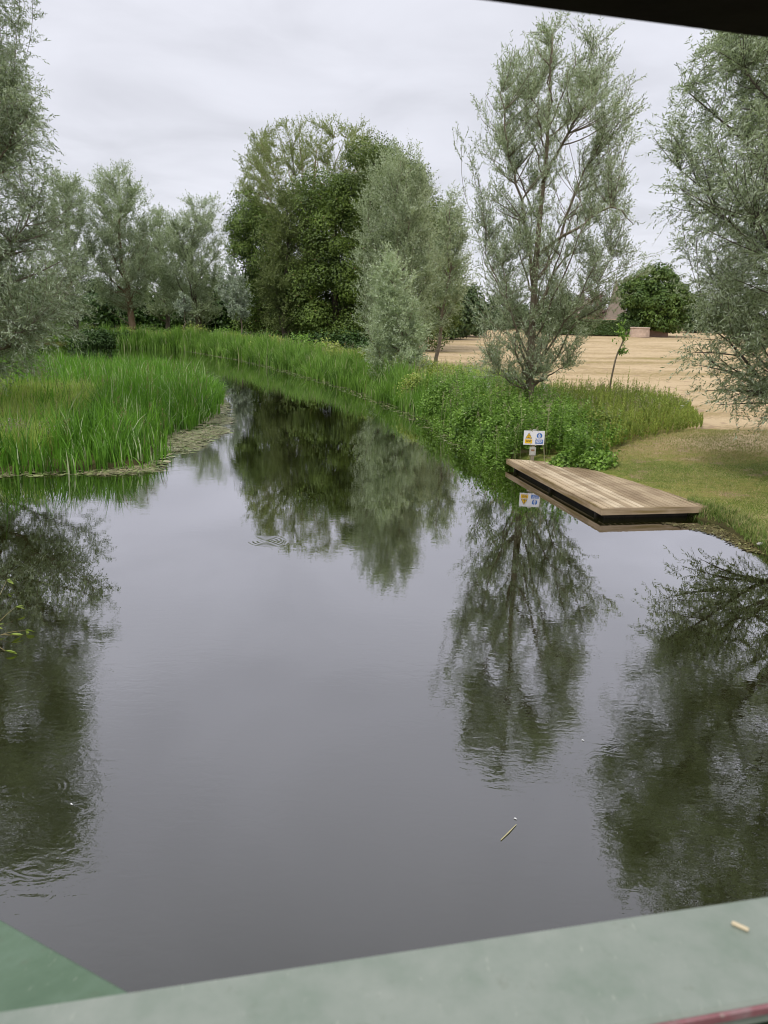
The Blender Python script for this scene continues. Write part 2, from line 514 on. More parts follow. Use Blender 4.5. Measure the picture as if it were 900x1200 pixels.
def ground():
    gx = np.concatenate([np.linspace(-500, -60, 34)[:-1], np.linspace(-60, -22, 60)[:-1], np.linspace(-22, 22, 260)[:-1], np.linspace(22, 60, 60)[:-1], np.linspace(60, 500, 40)])
    gy = np.concatenate([np.linspace(-60, 6, 30)[:-1], np.linspace(6, 36, 200)[:-1], np.linspace(36, 100, 200)[:-1], np.linspace(100, 200, 40)[:-1], np.linspace(200, 900, 24)])
    X, Y = np.meshgrid(gx, gy); p = np.stack([X.ravel(), Y.ravel()], 1)
    z = ground_z(p); d = seg_dist(p, RIVER)
    v = np.concatenate([p, z[:, None]], 1)
    nx, ny = len(gx), len(gy)
    i = np.arange(nx * ny).reshape(ny, nx)
    f = np.stack([i[:-1, :-1], i[:-1, 1:], i[1:, 1:], i[1:, :-1]], -1).reshape(-1, 4)
    # dryness of the turf
    x, y = p.T
    right = x > np.interp(y, [0, 20, 30, 45, 60, 100, 200, 900], [0, 3, 1, -1, 0, 4, 9, 40])
    dry = np.clip((d - 4.5) / 5 + (y - 24) / 12, 0, 1) * .72 + .12 * lownoise(x, y * 1.6, .55, 8) + np.interp(y, [14, 20], [-.06, .16])
    worn = np.exp(-(((x - 10.2) / 2.6) ** 2 + ((y - 23.3) / 1.8) ** 2)) * .5
    for bx, by, br in [(775, 578, .5), (738, 566, .35), (855, 578, .4), (700, 552, .3), (810, 540, .5)]:
        q = P(bx, by, .35); worn = worn + .55 * np.exp(-(((x - q[0]) / br) ** 2 + ((y - q[1]) / (br * .8)) ** 2))
    dry = dry + worn
    dry = np.where(right, dry, .05)
    m, nt, out = newmat('turf')
    at = nd(nt, 'ShaderNodeAttribute', attribute_name='dry')
    bk = nd(nt, 'ShaderNodeAttribute', attribute_name='bank')
    vec = mapping(nt); vs = mapping(nt, (.22, .8, 1), (0, 0, .12))
    n_big = noise(nt, vec, .45, 4); n_mid = noise(nt, vec, 3.5, 5, .65); n_fine = noise(nt, vec, 28, 4, .7); n_str = noise(nt, vs, .35, 5, .65)
    f1 = math_(nt, 'ADD', at.outputs['Fac'], math_(nt, 'MULTIPLY', math_(nt, 'SUBTRACT', n_str, .5), 1.8))
    f1 = math_(nt, 'ADD', f1, math_(nt, 'MULTIPLY', math_(nt, 'SUBTRACT', n_mid, .5), 1.1))
    f1 = math_(nt, 'ADD', f1, math_(nt, 'MULTIPLY', math_(nt, 'SUBTRACT', n_fine, .5), .8))
    col = ramp(nt, f1, [(.0, (.12, .165, .03)), (.28, (.26, .25, .075)), (.5, (.27, .22, .09)), (.75, (.39, .295, .165)), (1.0, (.52, .405, .255))])
    bare = ramp(nt, math_(nt, 'ADD', noise(nt, vec, 1.3, 3), math_(nt, 'MULTIPLY', n_fine, .12)), [(.66, 0.), (.71, 1.)])
    col = mixc(nt, math_(nt, 'MULTIPLY', bare, .75), col, (.33, .24, .16))
    col = mixc(nt, ramp(nt, n_fine, [(.25, .0), (.75, 1.)]), mixc(nt, 1, col, (.72, .72, .7), 'MULTIPLY'), mixc(nt, 1, col, (1.18, 1.15, 1.1), 'MULTIPLY'))
    mud = mixc(nt, n_mid, (.03, .028, .012), (.085, .075, .03))
    col = mixc(nt, bk.outputs['Fac'], col, mud)
    b = nd(nt, 'ShaderNodeBsdfPrincipled', i_Roughness=.95); b.inputs['Specular IOR Level'].default_value = .1
    nt.links.new(col, b.inputs['Base Color'])
    bp = nd(nt, 'ShaderNodeBump', i_Strength=.5, i_Distance=.04)
    nt.links.new(math_(nt, 'ADD', n_fine, n_mid), bp.inputs['Height']); nt.links.new(bp.outputs[0], b.inputs['Normal'])
    nt.links.new(b.outputs[0], out.inputs[0])
    o = mesh_obj('ground', v, f, m, None, True)
    a = o.data.attributes.new('dry', 'FLOAT', 'POINT'); a.data.foreach_set('value', np.clip(dry, 0, 1).astype(np.float32))
    bank = np.clip(1 - (z - .11) / .10, 0, 1)
    a = o.data.attributes.new('bank', 'FLOAT', 'POINT'); a.data.foreach_set('value', bank.astype(np.float32))
    tag(o, 'sun-bleached meadow and riverbank turf on both sides of the river', 'ground', kind='structure')


def water():
    m, nt, out = newmat('river_water')
    vec = mapping(nt, (1, 1, 1)); vst = mapping(nt, (.55, 1.25, 1), (0, 0, .25))
    patch = ramp(nt, noise(nt, mapping(nt, (1, .6, 1)), .22, 3), [(.38, .12), (.62, 1.)])
    geo = nt.nodes.new('ShaderNodeNewGeometry')
    sep = nd(nt, 'ShaderNodeSeparateXYZ'); nt.links.new(geo.outputs['Position'], sep.inputs[0])
    for cx, cy, rad, amp in [(*P(40, 985)[:2], 1.5, 4.0), (*P(40, 800)[:2], 1.6, 2.2), (*P(820, 900)[:2], 2.2, 1.8), (*P(590, 830)[:2], 1.8, 1.4)]:
        dx = math_(nt, 'DIVIDE', math_(nt, 'SUBTRACT', sep.outputs[0], cx), rad); dy = math_(nt, 'DIVIDE', math_(nt, 'SUBTRACT', sep.outputs[1], cy), rad)
        g = math_(nt, 'EXPONENT', math_(nt, 'MULTIPLY', math_(nt, 'ADD', math_(nt, 'MULTIPLY', dx, dx), math_(nt, 'MULTIPLY', dy, dy)), -1.0))
        patch = math_(nt, 'ADD', patch, math_(nt, 'MULTIPLY', math_(nt, 'MULTIPLY', g, amp), noise(nt, vec, .9, 2)))
    r1 = noise(nt, vst, 7.0, 2, .5, .6)
    r2 = noise(nt, vec, 19.0, 2, .5, .3)
    r3 = noise(nt, vst, 1.1, 2, .5, .2)
    h = math_(nt, 'MULTIPLY', math_(nt, 'ADD', math_(nt, 'MULTIPLY', r1, .00075), math_(nt, 'MULTIPLY', r2, .00026)), patch)
    h = math_(nt, 'ADD', h, math_(nt, 'MULTIPLY', r3, .0009))
    # rings spreading where fish rise
    for cx, cy, rad, amp in RINGS:
        dx = math_(nt, 'SUBTRACT', sep.outputs[0], cx); dy = math_(nt, 'SUBTRACT', sep.outputs[1], cy)
        rr = math_(nt, 'SQRT', math_(nt, 'ADD', math_(nt, 'MULTIPLY', dx, dx), math_(nt, 'MULTIPLY', dy, dy)))
        wv = math_(nt, 'SINE', math_(nt, 'MULTIPLY', rr, 2 * math.pi / (rad * .22)))
        q = math_(nt, 'DIVIDE', math_(nt, 'SUBTRACT', rr, rad * .62), rad * .3)
        g = math_(nt, 'EXPONENT', math_(nt, 'MULTIPLY', math_(nt, 'MULTIPLY', q, q), -1.0))
        h = math_(nt, 'ADD', h, math_(nt, 'MULTIPLY', math_(nt, 'MULTIPLY', wv, g), amp))
    bp = nd(nt, 'ShaderNodeBump', i_Strength=1.0, i_Distance=1.0)
    nt.links.new(h, bp.inputs['Height'])
    fr = nd(nt, 'ShaderNodeLayerWeight', i_Blend=.5); nt.links.new(bp.outputs[0], fr.inputs['Normal'])
    fr_f = math_(nt, 'POWER', fr.outputs['Facing'], 1.78)
    df = nd(nt, 'ShaderNodeBsdfDiffuse'); n4 = noise(nt, vec, .3, 3)
    nt.links.new(mixc(nt, n4, (.007, .0085, .002), (.014, .0145, .003)), df.inputs[0])
    gl = nd(nt, 'ShaderNodeBsdfGlossy', i_Roughness=.004); gl.inputs[0].default_value = (.955, .945, .985, 1)
    nt.links.new(bp.outputs[0], gl.inputs['Normal'])
    mx = nd(nt, 'ShaderNodeMixShader'); nt.links.new(fr_f, mx.inputs[0])
    nt.links.new(df.outputs[0], mx.inputs[1]); nt.links.new(gl.outputs[0], mx.inputs[2])
    nt.links.new(mx.outputs[0], out.inputs[0])
    v = [(-170, -60, 0), (60, -60, 0), (60, 130, 0), (-170, 130, 0)]
    o = mesh_obj('water', v, [(0, 1, 2, 3)], m)
    tag(o, 'dark olive river water reflecting the overcast sky', 'water', kind='structure')


RINGS = [(*P(312, 634)[:2], .36, .0006), (*P(52, 925)[:2], .22, .00022), (*P(20, 800)[:2], .4, .0002)]


# ------------------------------------------------------------------ vegetation scatter
def scatter(poly, n, rs):
    poly = np.array(poly); lo, hi = poly.min(0), poly.max(0); out = np.zeros((0, 2))
    while len(out) < n:
        q = rs.uniform(lo, hi, (n * 3, 2)); out = np.concatenate([out, q[inside(q, poly)]])
    return out[:n]


def bank_strip(line, w0, w1, n, rs):
    """points in a strip along a polyline (offset to its right side w0..w1)"""
    line = np.array(line); d = np.diff(line, axis=0); l = np.hypot(*d.T); c = np.concatenate([[0], np.cumsum(l)])
    s = rs.uniform(0, c[-1], n); i = np.clip(np.searchsorted(c, s) - 1, 0, len(l) - 1)
    t = (s - c[i]) / l[i]
    nrm = np.stack([d[:, 1], -d[:, 0]], 1) / l[:, None]
    w = rs.uniform(w0, w1, n)
    return line[i] + d[i] * t[:, None] + nrm[i] * w[:, None], s / c[-1], w


def reedbed(name, label, cat, pts, h, w, mat, rs, leanf=.25, seed=0, below=.05, clumps=0, fan=.35, var=.22):
    drift = np.zeros((len(pts), 2))
    if clumps:
        ce = pts[rs.integers(0, len(pts), clumps)]; fh = rs.uniform(1 - var, 1 + var, clumps)
        best = np.full(len(pts), 1e9); idx = np.zeros(len(pts), int)
        for k in range(clumps):
            dk = ((pts - ce[k]) ** 2).sum(1); m = dk < best; best[m] = dk[m]; idx[m] = k
        h = h * fh[idx] * np.clip(1.12 - .28 * np.sqrt(best), .6, 1.12)
        drift = (pts - ce[idx]) * fan * np.minimum(1, h)[:, None] + rs.normal(0, .10, (clumps, 2))[idx]
    n = len(pts); z = np.maximum(ground_z(pts), -.02) - below
    pos = np.concatenate([pts, z[:, None]], 1)
    az = rs.uniform(0, 2 * math.pi, n)
    la = h * np.abs(rs.normal(0, leanf, n))
    big = rs.uniform(0, 1, n) < .08; la = np.where(big, la * 2.6, la)
    lean = np.stack([np.cos(az) * la + drift[:, 0], np.sin(az) * la + drift[:, 1], np.zeros(n)], 1)
    v, f = blades(pos, h, w, lean, rs, curve=1.2)
    o = mesh_obj(name, v, f, mat)
    return tag(o, label, cat, kind='stuff')


def herbs(pts, h, nl, L, W, rs, up=.3, lean=.12, arr=None):
    """upright leafy stems; returns leaf arrays merged"""
    n = len(pts); z = ground_z(pts); base = np.concatenate([pts, z[:, None]], 1)
    az = rs.uniform(0, 2 * math.pi, n); la = h * np.abs(rs.normal(0, lean, n))
    ax = norm(np.stack([np.cos(az) * la, np.sin(az) * la, h], 1))
    u = rs.uniform(.08, 1, (n, nl)) ** .75
    pos = base[:, None] + ax[:, None] * (u * h[:, None])[..., None]
    a2 = rs.uniform(0, 2 * math.pi, (n, nl))
    dr = norm(np.stack([np.cos(a2), np.sin(a2), np.full((n, nl), up) + rs.normal(0, .25, (n, nl))], -1) + ax[:, None] * up)
    sz = (1.15 - .7 * u)
    nn = norm(rs.normal(0, .5, pos.shape) + V(0, 0, 1))
    lv = leaf_mesh(pos.reshape(-1, 3), dr.reshape(-1, 3), nn.reshape(-1, 3), (L * sz * rs.uniform(.7, 1.3, sz.shape)).ravel(), (W * sz).ravel())
    st = blades(base, h, np.full(n, .012), ax * la[:, None] * V(1, 1, 0) * 0 + np.stack([np.cos(az) * la, np.sin(az) * la, np.zeros(n)], 1), rs, 0, 2)
    return merge([lv, st])


def bush(name, label, cat, c, rx, ry, rz, n, L, W, mat, seed, stemmat=None, group=None):
    """a shrub: stems and a leafy mass made of overlapping rounded sprays"""
    rs = np.random.default_rng(seed)
    gz = float(ground_z(np.array([c[:2]]))[0]); gz = max(gz, -.05)
    root = empty(name, (c[0], c[1], gz)); tag(root, label, cat, group)
    k = 26; cen = norm(rs.normal(0, 1, (k, 3)) + V(0, 0, .3)) * rs.uniform(.3, .85, (k, 1)); cen[:, 2] = np.abs(cen[:, 2])
    C = V(c[0], c[1], gz) + cen * V(rx, ry, rz)
    mb = MB()
    for q in C[:14]:
        mb.tube(bez(V(c[0] + rs.normal(0, .1 * rx), c[1] + rs.normal(0, .1), gz - .05), (V(c[0], c[1], gz) + q) / 2 + V(0, 0, .2 * rz), q, 6), np.linspace(.03, .008, 6), 5)
    mb.build('stem', stemmat or M['bark_dark'], root, True)
    i = rs.integers(0, k, n); d = norm(rs.normal(0, 1, (n, 3)) + V(0, 0, .3))
    pos = C[i] + d * (rs.uniform(.4, 1, (n, 1)) ** .5) * V(rx, ry, rz) * .38 * (1 + .25 * rs.normal(0, 1, (n, 1)))
    pos[:, 2] = np.maximum(pos[:, 2], gz + .02)
    nn = norm(d + V(0, 0, .6) + rs.normal(0, .6, d.shape)); dr = norm(np.cross(nn, rs.normal(0, 1, nn.shape)))
    v, f = leaf_mesh(pos, dr, nn, L * rs.uniform(.6, 1.3, n), W * rs.uniform(.7, 1.2, n))
    mesh_obj('foliage', v, f, mat, root)
    return root


exec_order = []
ground(); water()

# ------------------------------------------------------------------ trees
rs = np.random.default_rng(11)
tree('willow_tree', 'tall slender willow with three rising limbs, standing behind the herbs at the landing stage', 'tree', 26,
     (621, 487), [(14, 640, 672), (40, 600, 705), (75, 572, 728), (110, 552, 746), (170, 545, 750), (230, 548, 742), (280, 545, 752), (320, 552, 750), (350, 548, 715), (390, 546, 694), (420, 550, 682), (446, 562, 674)],
     21, M['willow'], M['bark'], zw=.4, tipbias=.3, n1=26, n2=520, twigs=12, leaves=20, L=.105, W=.025, tl=.56, rise=1.9, first=.1, trunk_r=.14, upd=.55, spread=.85, asc=.62, sk=.26, droop=0, gaps=[(668, 190, 17, 38), (655, 250, 15, 32), (755, 235, 16, 40), (612, 60, 9, 26), (575, 85, 10, 14), (612, 215, 8, 34), (690, 285, 12, 18)],
     path=[(622, 420, 0), (625, 360, 0), (628, 310, 0), (634, 240, 0), (641, 180, 0), (644, 110, 0), (648, 40, 0)],
     limbs=[[(626, 345, 0), (612, 240, -.5), (596, 180, -.8), (586, 110, -1)], [(626, 330, 0), (650, 298, .3), (680, 210, .8), (708, 148, 1), (735, 105, 1)],
            [(636, 215, 0), (668, 150, -.8), (698, 110, -1)], [(630, 300, 0), (670, 270, -1), (720, 240, -1.6), (742, 262, -2)], [(624, 400, 0), (590, 350, 1), (566, 300, 1.4)]],
     dfac=.85, lo=.3, lob=.14, twig_geo=True)
tree('willow_tree', 'big silver-green willow whose boughs droop over the reed bed at the left edge', 'tree', 23,
     (-62, 470), [(-170, -130, 0), (-90, -170, 28), (-20, -190, 20), (20, -200, 14), (50, -205, 24), (90, -215, 42), (130, -220, 62), (165, -225, 70), (185, -228, 66), (205, -230, 62), (260, -235, 82), (310, -240, 96), (350, -240, 100), (385, -230, 96), (410, -215, 66), (432, -200, 46)],
     22, M['willow_dark'], M['bark'], zw=1.2, n1=40, n2=860, twigs=16, leaves=21, L=.12, W=.028, tl=.7, rise=1.0, first=.1, trunk_r=.32, upd=.15, droop=.35, lo=.35, lob=.16, twig_geo=True, zg=.15)
tree('willow_tree', 'broad willow leaning in from the right edge above the mown bank', 'tree', 17.5,
     (1010, 560), [(-120, 900, 1120), (-40, 858, 1180), (20, 838, 1230), (50, 832, 1250), (90, 812, 1260), (130, 795, 1270), (180, 782, 1280), (215, 764, 1290), (240, 758, 1290), (265, 772, 1290), (300, 795, 1290), (340, 800, 1280), (380, 805, 1270), (410, 806, 1260), (440, 822, 1240), (470, 850, 1210), (495, 875, 1180)],
     23, M['willow'], M['bark_dark'], zw=.7, n1=46, n2=1020, twigs=14, leaves=20, L=.11, W=.024, tl=.62, rise=1.0, first=.1, trunk_r=.26, upd=.2, droop=.25, lo=.55, lob=.16, twig_geo=True)
tree('willow_tree', 'tall grey-green willow in front of the dark broad-leaved trees, right of centre', 'tree', 47.5,
     (468, 440), [(165, 458, 482), (190, 440, 500), (220, 424, 510), (260, 415, 516), (300, 410, 520), (340, 410, 518), (380, 418, 512), (405, 425, 505)],
     24, M['willow_far'], M['bark'], n1=18, n2=420, twigs=13, leaves=16, L=.16, W=.042, tl=.85, asc=.7, upd=.55, spread=.65, rise=1.7, first=.1, trunk_r=.2, lo=.3)
tree('willow_tree', 'bushy pale silver willow leaning over the reeds at the water edge', 'tree', 41,
     (470, 462), [(291, 452, 464), (315, 440, 480), (345, 432, 492), (380, 427, 500), (410, 428, 507), (435, 432, 508), (455, 440, 498)],
     25, M['willow_pale'], M['bark'], n1=14, n2=240, twigs=12, leaves=15, L=.16, W=.042, tl=.6, rise=1.7, first=.04, trunk_r=.1, lo=.25, zg=.2)
tree('willow_tree', 'thin feathery willow between the tall grey-green willow and the slender three-limbed one', 'tree', 54,
     (512, 428), [(224, 520, 534), (250, 508, 548), (290, 500, 556), (330, 498, 556), (360, 500, 544), (385, 502, 536)],
     26, M['willow_far'], M['bark'], asc=.6, n1=10, n2=120, twigs=11, leaves=15, L=.2, W=.05, tl=.9, rise=1.4, first=.15, trunk_r=.13)
tree('ash_tree', 'thin pale-leaved tree whose bare boughs fan out above the dark trees', 'tree', 88,
     (360, 412), [(148, 335, 420), (156, 312, 438), (172, 288, 455), (195, 277, 461), (220, 273, 461), (248, 278, 452), (280, 292, 440)],
     27, M['ash'], M['bark_red'], n1=20, n2=560, twigs=12, leaves=13, L=.2, W=.075, tl=1.1, rise=1.6, first=.4, trunk_r=.6, lo=.68, lob=.04, lk=.17, sk=.2, spread=.55, wig=.3, twig_geo=True,
     limbs=[[(358, 300, 0), (a_, b_, dz), (c_, d_, dz * 2)] for a_, b_, c_, d_, dz in [(325, 250, 290, 190, 1), (335, 235, 305, 165, -1), (345, 225, 325, 150, 1.5), (355, 215, 350, 142, -1.5), (368, 220, 380, 140, 1), (380, 225, 410, 148, -1), (395, 235, 438, 168, 1), (400, 250, 452, 200, -1), (318, 265, 285, 225, -2), (350, 230, 335, 145, -3), (375, 230, 395, 145, -3), (390, 240, 425, 160, -3)]])
BR = dict(mode='puff', rise=.5, lob=.15)
tree('sycamore_tree', 'dark broad-leaved tree with heavy rounded clumps, largest of the wood on the far bank', 'tree', 79,
     (392, 414), [(212, 372, 412), (230, 350, 432), (260, 345, 442), (300, 340, 446), (340, 338, 446), (375, 342, 446), (402, 350, 442)],
     28, M['dark_broad'], M['bark_dark'], n1=20, n2=125, twigs=40, leaves=24, L=.2, W=.15, puff=1.75, trunk_r=.5, first=.1, lo=.55, dfac=.9, **BR)
tree('sycamore_tree', 'dark green tree with upswept boughs at the left side of the wood', 'tree', 84,
     (300, 414), [(238, 288, 312), (255, 278, 330), (285, 268, 345), (320, 270, 350), (355, 278, 350), (390, 284, 350)],
     29, M['dark_broad'], M['bark_dark'], n1=14, n2=80, twigs=38, leaves=20, L=.2, W=.14, puff=1.6, trunk_r=.4, first=.1, lo=.45, **BR)
tree('olive_tree_crown', 'soft olive-green tree between the two darkest trees of the wood', 'tree', 77.5,
     (333, 415), [(215, 322, 345), (240, 310, 362), (280, 302, 372), (320, 300, 372), (355, 302, 368), (385, 308, 360)],
     30, M['olive'], M['bark_dark'], n1=14, n2=220, twigs=13, leaves=15, L=.2, W=.08, tl=1.1, rise=1.0, first=.1, trunk_r=.3, lo=.3).name = 'elm_tree'
tree('sycamore_tree', 'mid-green broad-leaved tree behind the tall grey-green willow', 'tree', 76,
     (470, 412), [(172, 425, 450), (190, 405, 470), (210, 398, 500), (240, 425, 522), (280, 445, 532), (320, 450, 536), (360, 455, 538), (398, 470, 532)],
     31, M['mid_broad'], M['bark_dark'], n1=18, n2=150, twigs=32, leaves=20, L=.2, W=.14, puff=1.55, trunk_r=.4, first=.1, lo=.45, **BR)
tree('willow_tree', 'grey-green willow with a brown bare trunk, second tree from the left on the far bank', 'tree', 88,
     (156, 402), [(190, 132, 148), (205, 118, 160), (225, 106, 176), (250, 98, 182), (280, 94, 184), (310, 96, 184), (340, 104, 180), (358, 118, 172)],
     32, M['willow_far'], M['bark_red'], asc=.6, upd=.5, spread=.7, n1=16, n2=324, twigs=14, leaves=16, L=.22, W=.068, tl=1.3, rise=1.3, first=.2, trunk_r=.42, lo=.3, zg=.6)
tree('willow_tree', 'round-topped grey-green willow between the brown-trunked willow and the dark wood', 'tree', 93,
     (234, 399), [(231, 232, 248), (243, 214, 258), (260, 196, 264), (285, 184, 266), (320, 180, 266), (350, 184, 262), (372, 195, 256)],
     33, M['willow_far'], M['bark_dark'], asc=.6, upd=.5, spread=.7, n1=16, n2=310, twigs=14, leaves=16, L=.22, W=.068, tl=1.3, rise=1.3, first=.12, trunk_r=.4, lo=.3, zg=.6)
tree('willow_tree', 'pale willow with a low dome standing left of the round-topped willow', 'tree', 99,
     (198, 399), [(240, 178, 190), (255, 168, 206), (280, 160, 214), (320, 158, 216), (365, 166, 210)],
     34, M['willow_far'], M['bark_dark'], asc=.6, upd=.5, spread=.7, n1=12, n2=202, twigs=14, leaves=16, L=.22, W=.068, tl=1.3, rise=1.3, first=.12, trunk_r=.3, lo=.3, zg=.6)
tree('willow_tree', 'willow partly hidden behind the big left-edge willow on the far bank', 'tree', 84,
     (92, 402), [(196, 62, 84), (215, 52, 98), (250, 46, 108), (300, 44, 112), (345, 50, 108), (370, 60, 100)],
     35, M['willow_far'], M['bark_dark'], asc=.6, upd=.5, spread=.7, n1=12, n2=202, twigs=14, leaves=16, L=.22, W=.068, tl=1.2, rise=1.3, first=.15, trunk_r=.25, lo=.3, zg=.6)
tree('sapling', 'silver-leaved young tree on a thin pale stem at the edge of the dark wood', 'young tree', 75,
     (284, 414), [(303, 264, 272), (320, 257, 284), (340, 254, 292), (360, 258, 298), (370, 268, 294)],
     36, M['silver'], M['bark'], n1=8, n2=60, twigs=12, leaves=12, L=.22, W=.09, tl=.6, rise=1.0, first=.2, trunk_r=.07, lo=.1, zg=.5)
tree('sapling', 'tiny silver sapling with a spear-shaped crown in front of the round-topped willow', 'young tree', 80,
     (218, 408), [(339, 213, 216), (350, 208, 223), (362, 206, 226), (368, 211, 222)],
     37, M['silver'], M['bark'], n1=5, n2=22, twigs=12, leaves=10, L=.2, W=.09, tl=.4, rise=1.0, first=.3, trunk_r=.05, lo=.1, zg=.5)
tree('round_tree', 'dense rounded green tree standing alone at the far side of the dry field', 'tree', 140,
     (768, 392), [(316, 752, 786), (324, 738, 798), (338, 728, 806), (355, 727, 808), (372, 730, 806), (386, 738, 800)],
     38, M['round'], M['bark_dark'], n1=14, n2=170, twigs=14, leaves=15, L=.42, W=.32, puff=1.3, trunk_r=.4, first=.1, lo=.55, zg=1.8, **BR)

# young leaning tree in the field
b = P(712, 472, .6); D = b[1]
tree('sapling', 'thin leaning young tree with a sparse leafy top on the dry field', 'young tree', D,
     (b[0], D, .6), [(384, 724, 742), (394, 720, 748), (408, 722, 744), (420, 722, 736)],
     39, M['herb'], M['bark'], n1=3, n2=12, twigs=5, leaves=6, L=.11, W=.06, tl=.3, rise=1.3, first=.6, trunk_r=.022, lo=.1,
     path=[(716, 445, 0), (722, 418, 0), (731, 398, 0), (735, 388, 0)])

# far trees beyond the field and behind the left willows
far = [(-8, 330, 120, 'tall'), (32, 318, 126, ''), (60, 326, 122, ''), (118, 332, 120, ''), (160, 336, 124, ''), (212, 334, 118, ''), (252, 330, 112, ''), (292, 325, 108, ''),
       (545, 335, 120, ''), (530, 345, 108, ''), (575, 350, 165, ''), (607, 356, 172, ''), (640, 352, 168, ''), (668, 346, 165, ''), (693, 342, 172, 'red'), (655, 358, 150, ''),
       (815, 345, 175, ''), (850, 350, 178, ''), (885, 340, 172, ''), (925, 345, 175, ''), (965, 342, 172, '')]
fl = ['dark distant tree at the far left edge behind the big willow', 'distant tree behind the gap left of the far bank willows', 'distant tree glimpsed behind the partly hidden willow',
      'distant dark tree behind the brown trunk', 'distant dark tree right of the brown trunk', 'distant dark tree behind the tiny silver sapling', 'distant dark tree below the round-topped willow',
      'distant dark tree behind the silver-leaved sapling', 'dark tree at the left end of the dry field', 'bushy dark tree at the corner of the wood and the dry field', 'far treetop left of the slender willow trunk',
      'far treetop just behind the slender willow trunk', 'far treetop right of the slender willow trunk', 'far green treetop above the left part of the hedge', 'reddish-brown far tree beside the pointed roof',
      'low green tree just behind the left end of the hedge', 'far tree just right of the round green tree', 'far tree behind the drooping right-hand willow', 'far tree behind the right-hand willow, near the picture edge',
      'far tree past the right picture edge behind the willow', 'farthest right tree of the distant row']
M['far_red'] = leafmat('reddish_far_leaves', (.12, .075, .055), (.22, .15, .11), None, .1, clump=.3)
M['far_green'] = leafmat('far_leaves', (.035, .065, .02), (.10, .15, .05), None, .1, clump=.3)
for i, ((x, yt, D, kd), lb) in enumerate(zip(far, fl)):
    zg = float(ground_z(np.array([[Q(x, 390, D)[0], D]]))[0])
    bb = Q(x, 390, D); w = (24 + (i * 7) % 11) * (95 / D) ** .4
    tp_ = yt; yb = 402 if x < 400 else 395
    tree('distant_tree', lb, 'tree', D, (bb[0], D, zg), [(tp_, x - w * .3, x + w * .3), (tp_ + 8, x - w * .7, x + w * .7), (tp_ + 22, x - w, x + w), (yb - 6, x - w * .95, x + w * .95)],
         60 + i, M['far_red'] if kd == 'red' else M['far_green'], M['bark_dark'], n1=8, n2=70, twigs=10, leaves=11, L=.5, W=.36, puff=1.4, trunk_r=.3, first=.05, lo=.35,
         group='distant trees behind the willows and along the field', **BR)

# ------------------------------------------------------------------ hedge, tower and brick wall over the field
def hedge():
    rs = np.random.default_rng(5); D = 136
    a, c = Q(636, 388, D), Q(747, 392, D)
    zb = 1.7; zt = Q(700, 376.5, D)[2]
    root = empty('hedge', (a[0], D, zb)); tag(root, 'long clipped dark green hedge across the far side of the dry field', 'hedge')
    mb = MB(); mb.prism([(a[0], D + .4), (c[0], D + .4), (c[0], D + 1.6), (a[0], D + 1.6)], zb - .4, zt - .25); mb.build('stems', M['bark_dark'], root)
    n = 26000; x = rs.uniform(a[0], c[0], n); top = rs.uniform(0, 1, n) < .3
    y = np.where(top, rs.uniform(D, D + 2, n), D + rs.uniform(0, .4, n)); z = np.where(top, zt + rs.normal(0, .09, n), rs.uniform(zb - .1, zt, n))
    pos = np.stack([x, y, z], 1); nn = norm(np.where(top[:, None], V(0, 0, 1), V(0, -1, .2)) + rs.normal(0, .5, (n, 3)))
    v, f = leaf_mesh(pos, norm(np.cross(nn, rs.normal(0, 1, nn.shape))), nn, .3 * rs.uniform(.6, 1.2, n), .22)
    mesh_obj('foliage', v, f, M['hedge'], root)


hedge()


def brick(name, c1, c2, mortar, scale):
    m, nt, out = newmat(name)
    tc = nd(nt, 'ShaderNodeTexCoord'); mp = nd(nt, 'ShaderNodeMapping'); mp.inputs['Rotation'].default_value = (math.pi / 2, 0, 0)
    nt.links.new(tc.outputs['Object'], mp.inputs[0])
    bt = nd(nt, 'ShaderNodeTexBrick', i_Scale=scale); nt.links.new(mp.outputs[0], bt.inputs['Vector'])
    bt.inputs['Color1'].default_value = rgba(c1); bt.inputs['Color2'].default_value = rgba(c2); bt.inputs['Mortar'].default_value = rgba(mortar)
    b = nd(nt, 'ShaderNodeBsdfPrincipled', i_Roughness=.9)
    n = noise(nt, mapping(nt), 1.5, 4)
    nt.links.new(mixc(nt, 1, bt.outputs[0], ramp(nt, n, [(.3, .75), (.7, 1.1)]), 'MULTIPLY'), b.inputs['Base Color']); nt.links.new(b.outputs[0], out.inputs[0])
    return m


M['brick'] = brick('red_brick', (.36, .20, .14), (.44, .27, .19), (.4, .35, .3), 3)
M['brick_pale'] = brick('pale_brick', (.48, .34, .25), (.55, .40, .30), (.5, .45, .4), 3)
M['tile'] = simplemat('roof_tiles', (.17, .135, .105), (.30, .25, .20), 2.2, .9, .3, (1, 1, 3))


